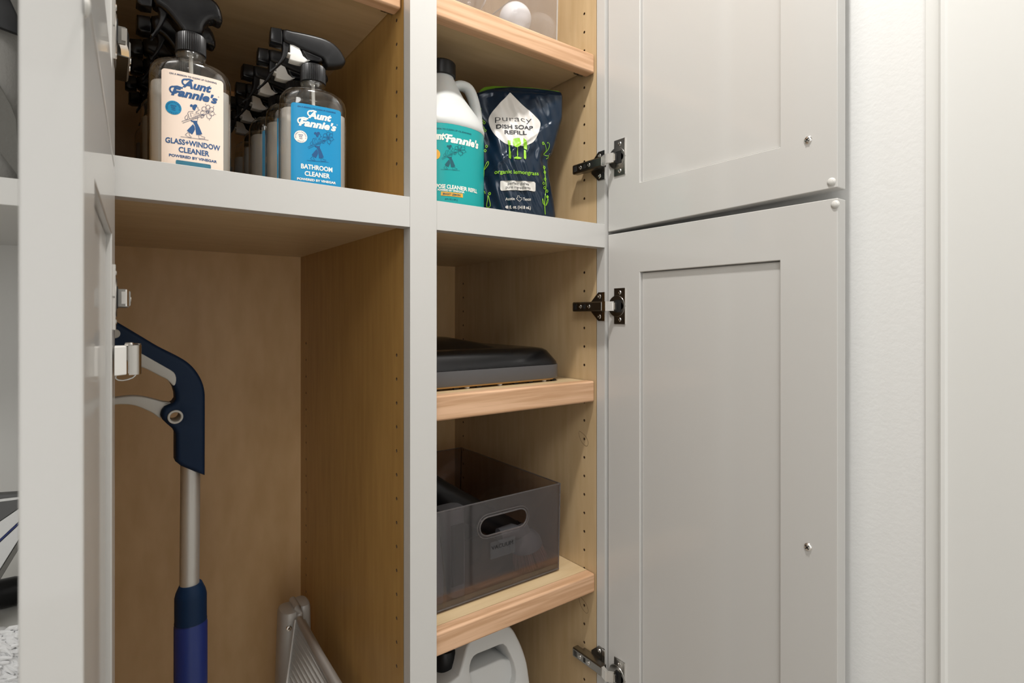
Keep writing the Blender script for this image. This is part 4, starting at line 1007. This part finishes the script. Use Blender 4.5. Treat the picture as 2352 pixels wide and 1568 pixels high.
# ------------------------------------------------------------------ shelving beyond the left door
sv = thing('shelving_unit', 'open white shelving unit to the left of the nearest door', 'shelving', (-.45, .9, -H))
sx0, sx1 = -.85, X0-.040
for nm, q in (('back_panel', (sx0, sx1, 1.09, 1.105, -H, 1.1)), ('side_panel', (sx1-.016, sx1, .66, 1.09, -H, 1.1)), ('side_panel', (sx0, sx0+.018, .66, 1.09, -H, 1.1)),
              ('shelf', (sx0+.018, sx1-.016, .70, 1.09, .105, .131)), ('shelf', (sx0+.018, sx1-.016, .665, 1.09, -.372, -.346)), ('shelf', (sx0+.018, sx1-.016, .70, 1.09, .62, .64)), ('shelf', (sx0+.018, sx1-.016, .70, 1.09, -.85, -.83))):
    b = B(); box(b, *q); obj(nm, b, 'white', sv, bevel=.001)
# the shelf contents that show past the door edge
t = thing('storage_bag', 'grey felt storage bag with a black strap on the white shelf', 'bag', (-.16, .84, .131))
def LY(px, py, Y=.80): x, z_ = onY(px, py, Y); return (x, z_)
b = B(); rings(b, [plan(-.30, -.078, .80, .98, .03, .1312), plan(-.31, -.070, .79, .99, .03, .165), plan(-.31, -.068, .78, .99, .03, .30), plan(-.31, -.068, .78, .99, .03, .40)]); obj('bag_body', b, 'felt2', t)
b = B(); pts = [LY(-60, 160, .778), LY(0, 196, .778), LY(26, 240, .778), LY(40, 275, .778), LY(47, 412, .778), LY(0, 352, .778), LY(-60, 270, .778)]
puffy(b, pts, .776, .7795, .001, 1); obj('front_pocket', b, 'felt', t, label='darker grey pocket')
b = B(); pts = [LY(-60, -60, .772), LY(18, -12, .772), LY(41, 38, .772), LY(41, 81, .772), LY(0, 66, .772), LY(-60, 40, .772)]
puffy(b, pts, .768, .7755, .002, 2); obj('strap', b, 'blackpl', t)
zs = -.346
t = thing('magazine', 'magazine with charcoal cover topmost on the white shelf stack', 'magazine', (-.18, .85, zs+.10), 'magazines on the white shelf')
def slabt(t, nm, px0, py0, px1, py1, th_, m, Y=.80, dep=.2, lift=0):
    x0_, z0_ = LY(px0, py0, Y); x1_, z1_ = LY(px1, py1, Y); b = B()
    pts = [(x0_-.14*1.0, z0_-(z1_-z0_)/(x1_-x0_)*.14), (x1_, z1_), (x1_, z1_-th_), (x0_-.14, z0_-(z1_-z0_)/(x1_-x0_)*.14-th_)]
    puffy(b, pts, Y, Y+dep, .0004, 1); return obj(nm, b, m, t)
slabt(t, 'cover', 0, 1136, 44, 1133, .0040, 'papdk', dep=.012); slabt(t, 'pages', 0, 1146, 44, 1141, .003, 'paper', dep=.012)
def fan(name, label, cat, pyl, pyr, hl, hr, m, dep, Y, grp):
    x0_, z0_ = LY(0, pyl, Y); x1_, z1_ = LY(44, pyr, Y); b = B(); sl = (z1_-z0_)/(x1_-x0_); s2 = ((z1_-hr)-(z0_-hl))/(x1_-x0_)
    pts = [(x0_-.035, z0_-sl*.035), (x0_, z0_), (x1_, z1_), (x1_, z1_-hr), (x0_, z0_-hl), (x0_-.035, z0_-hl-s2*.035)]
    puffy(b, pts, Y, Y+dep, .0004, 1); return tag(obj(name, b, m, base=(x0_, Y, z0_-hl)), label, cat, grp)
gm = 'magazines on the white shelf'
k_ = .80/1271*1.13
fan('magazine', 'dark printed magazine second from the top of the leaning stack', 'magazine', 1152, 1145, .0205, .0100, M['papdk'], .02, .800, gm)
fan('magazine', 'pale magazine with open pages under the dark one', 'magazine', 1198, 1168, .0185, .0135, M['paper'], .02, .800, gm)
fan('folder', 'thin navy folder edge between the pale magazines', 'folder', 1238, 1198, .0028, .0024, M['navy2'], .02, .800, gm)
fan('magazine', 'pale magazine with fanned pages under the navy folder', 'magazine', 1246, 1205, .0285, .0150, M['paper'], .02, .800, gm)
fan('notebook', 'dark grey notebook leaning under the magazines', 'notebook', 1310, 1240, .0100, .0090, M['felt'], .02, .800, gm)
t = thing('rolled_pouch', 'dark charcoal rolled pouch below the magazines at the left edge', 'pouch', (-.17, .90, -.3455))
xa, za = LY(20, 1338, .875); xb, zb = LY(20, 1402, .875); rr = (za-zb)/2
b = B(); cz = (za+zb)/2
vs = lathe(b, [(.0002, -.34), (rr*.9, -.34), (rr, -.33), (rr, -.085), (rr*.9, -.078), (.0002, -.076)], (0, .875+rr, -.3455+rr), 24, 'x'); obj('roll', b, 'blackpl', t)
b = B(); lathe(b, [(rr+.0008, -.13), (rr+.0012, -.127), (rr+.0012, -.118), (rr+.0008, -.115)], (0, .875+rr, -.3455+rr), 24, 'x'); obj('strap', b, 'greypl', t)
t = thing('microfibre_duster', 'fluffy white microfibre duster at the lower left edge beneath the charcoal pouch', 'duster', (-.15, .72, -.346))
b = B(); random.seed(3)
box(b, -.35, -.066, .700, .745, -.3455, -.300); core = obj('pad', b, 'fluff', t, bevel=.02, seg=4)
b = B()
for k in range(700):
    x = -.150+.092*random.random(); z_ = -.342+.046*random.random(); y = .705-.006*random.random()
    a_ = random.uniform(-.9, .9); L_ = random.uniform(.012, .022); d_ = Vector((math.cos(a_)*.9, -.45-.3*random.random(), math.sin(a_)*.9-.2)).normalized()
    p0 = Vector((x, y, z_)); tube(b, [p0, p0+d_*L_*.5, p0+d_*L_+Vector((0, .004, -.004))], [.0016, .0021, .0008], 5)
obj('pile', b, 'fluff', t)['kind'] = 'stuff'

# ------------------------------------------------------------------ lift everything to its height above the floor
for o in list(COL.objects):
    if o.parent is None: o.location.z += H
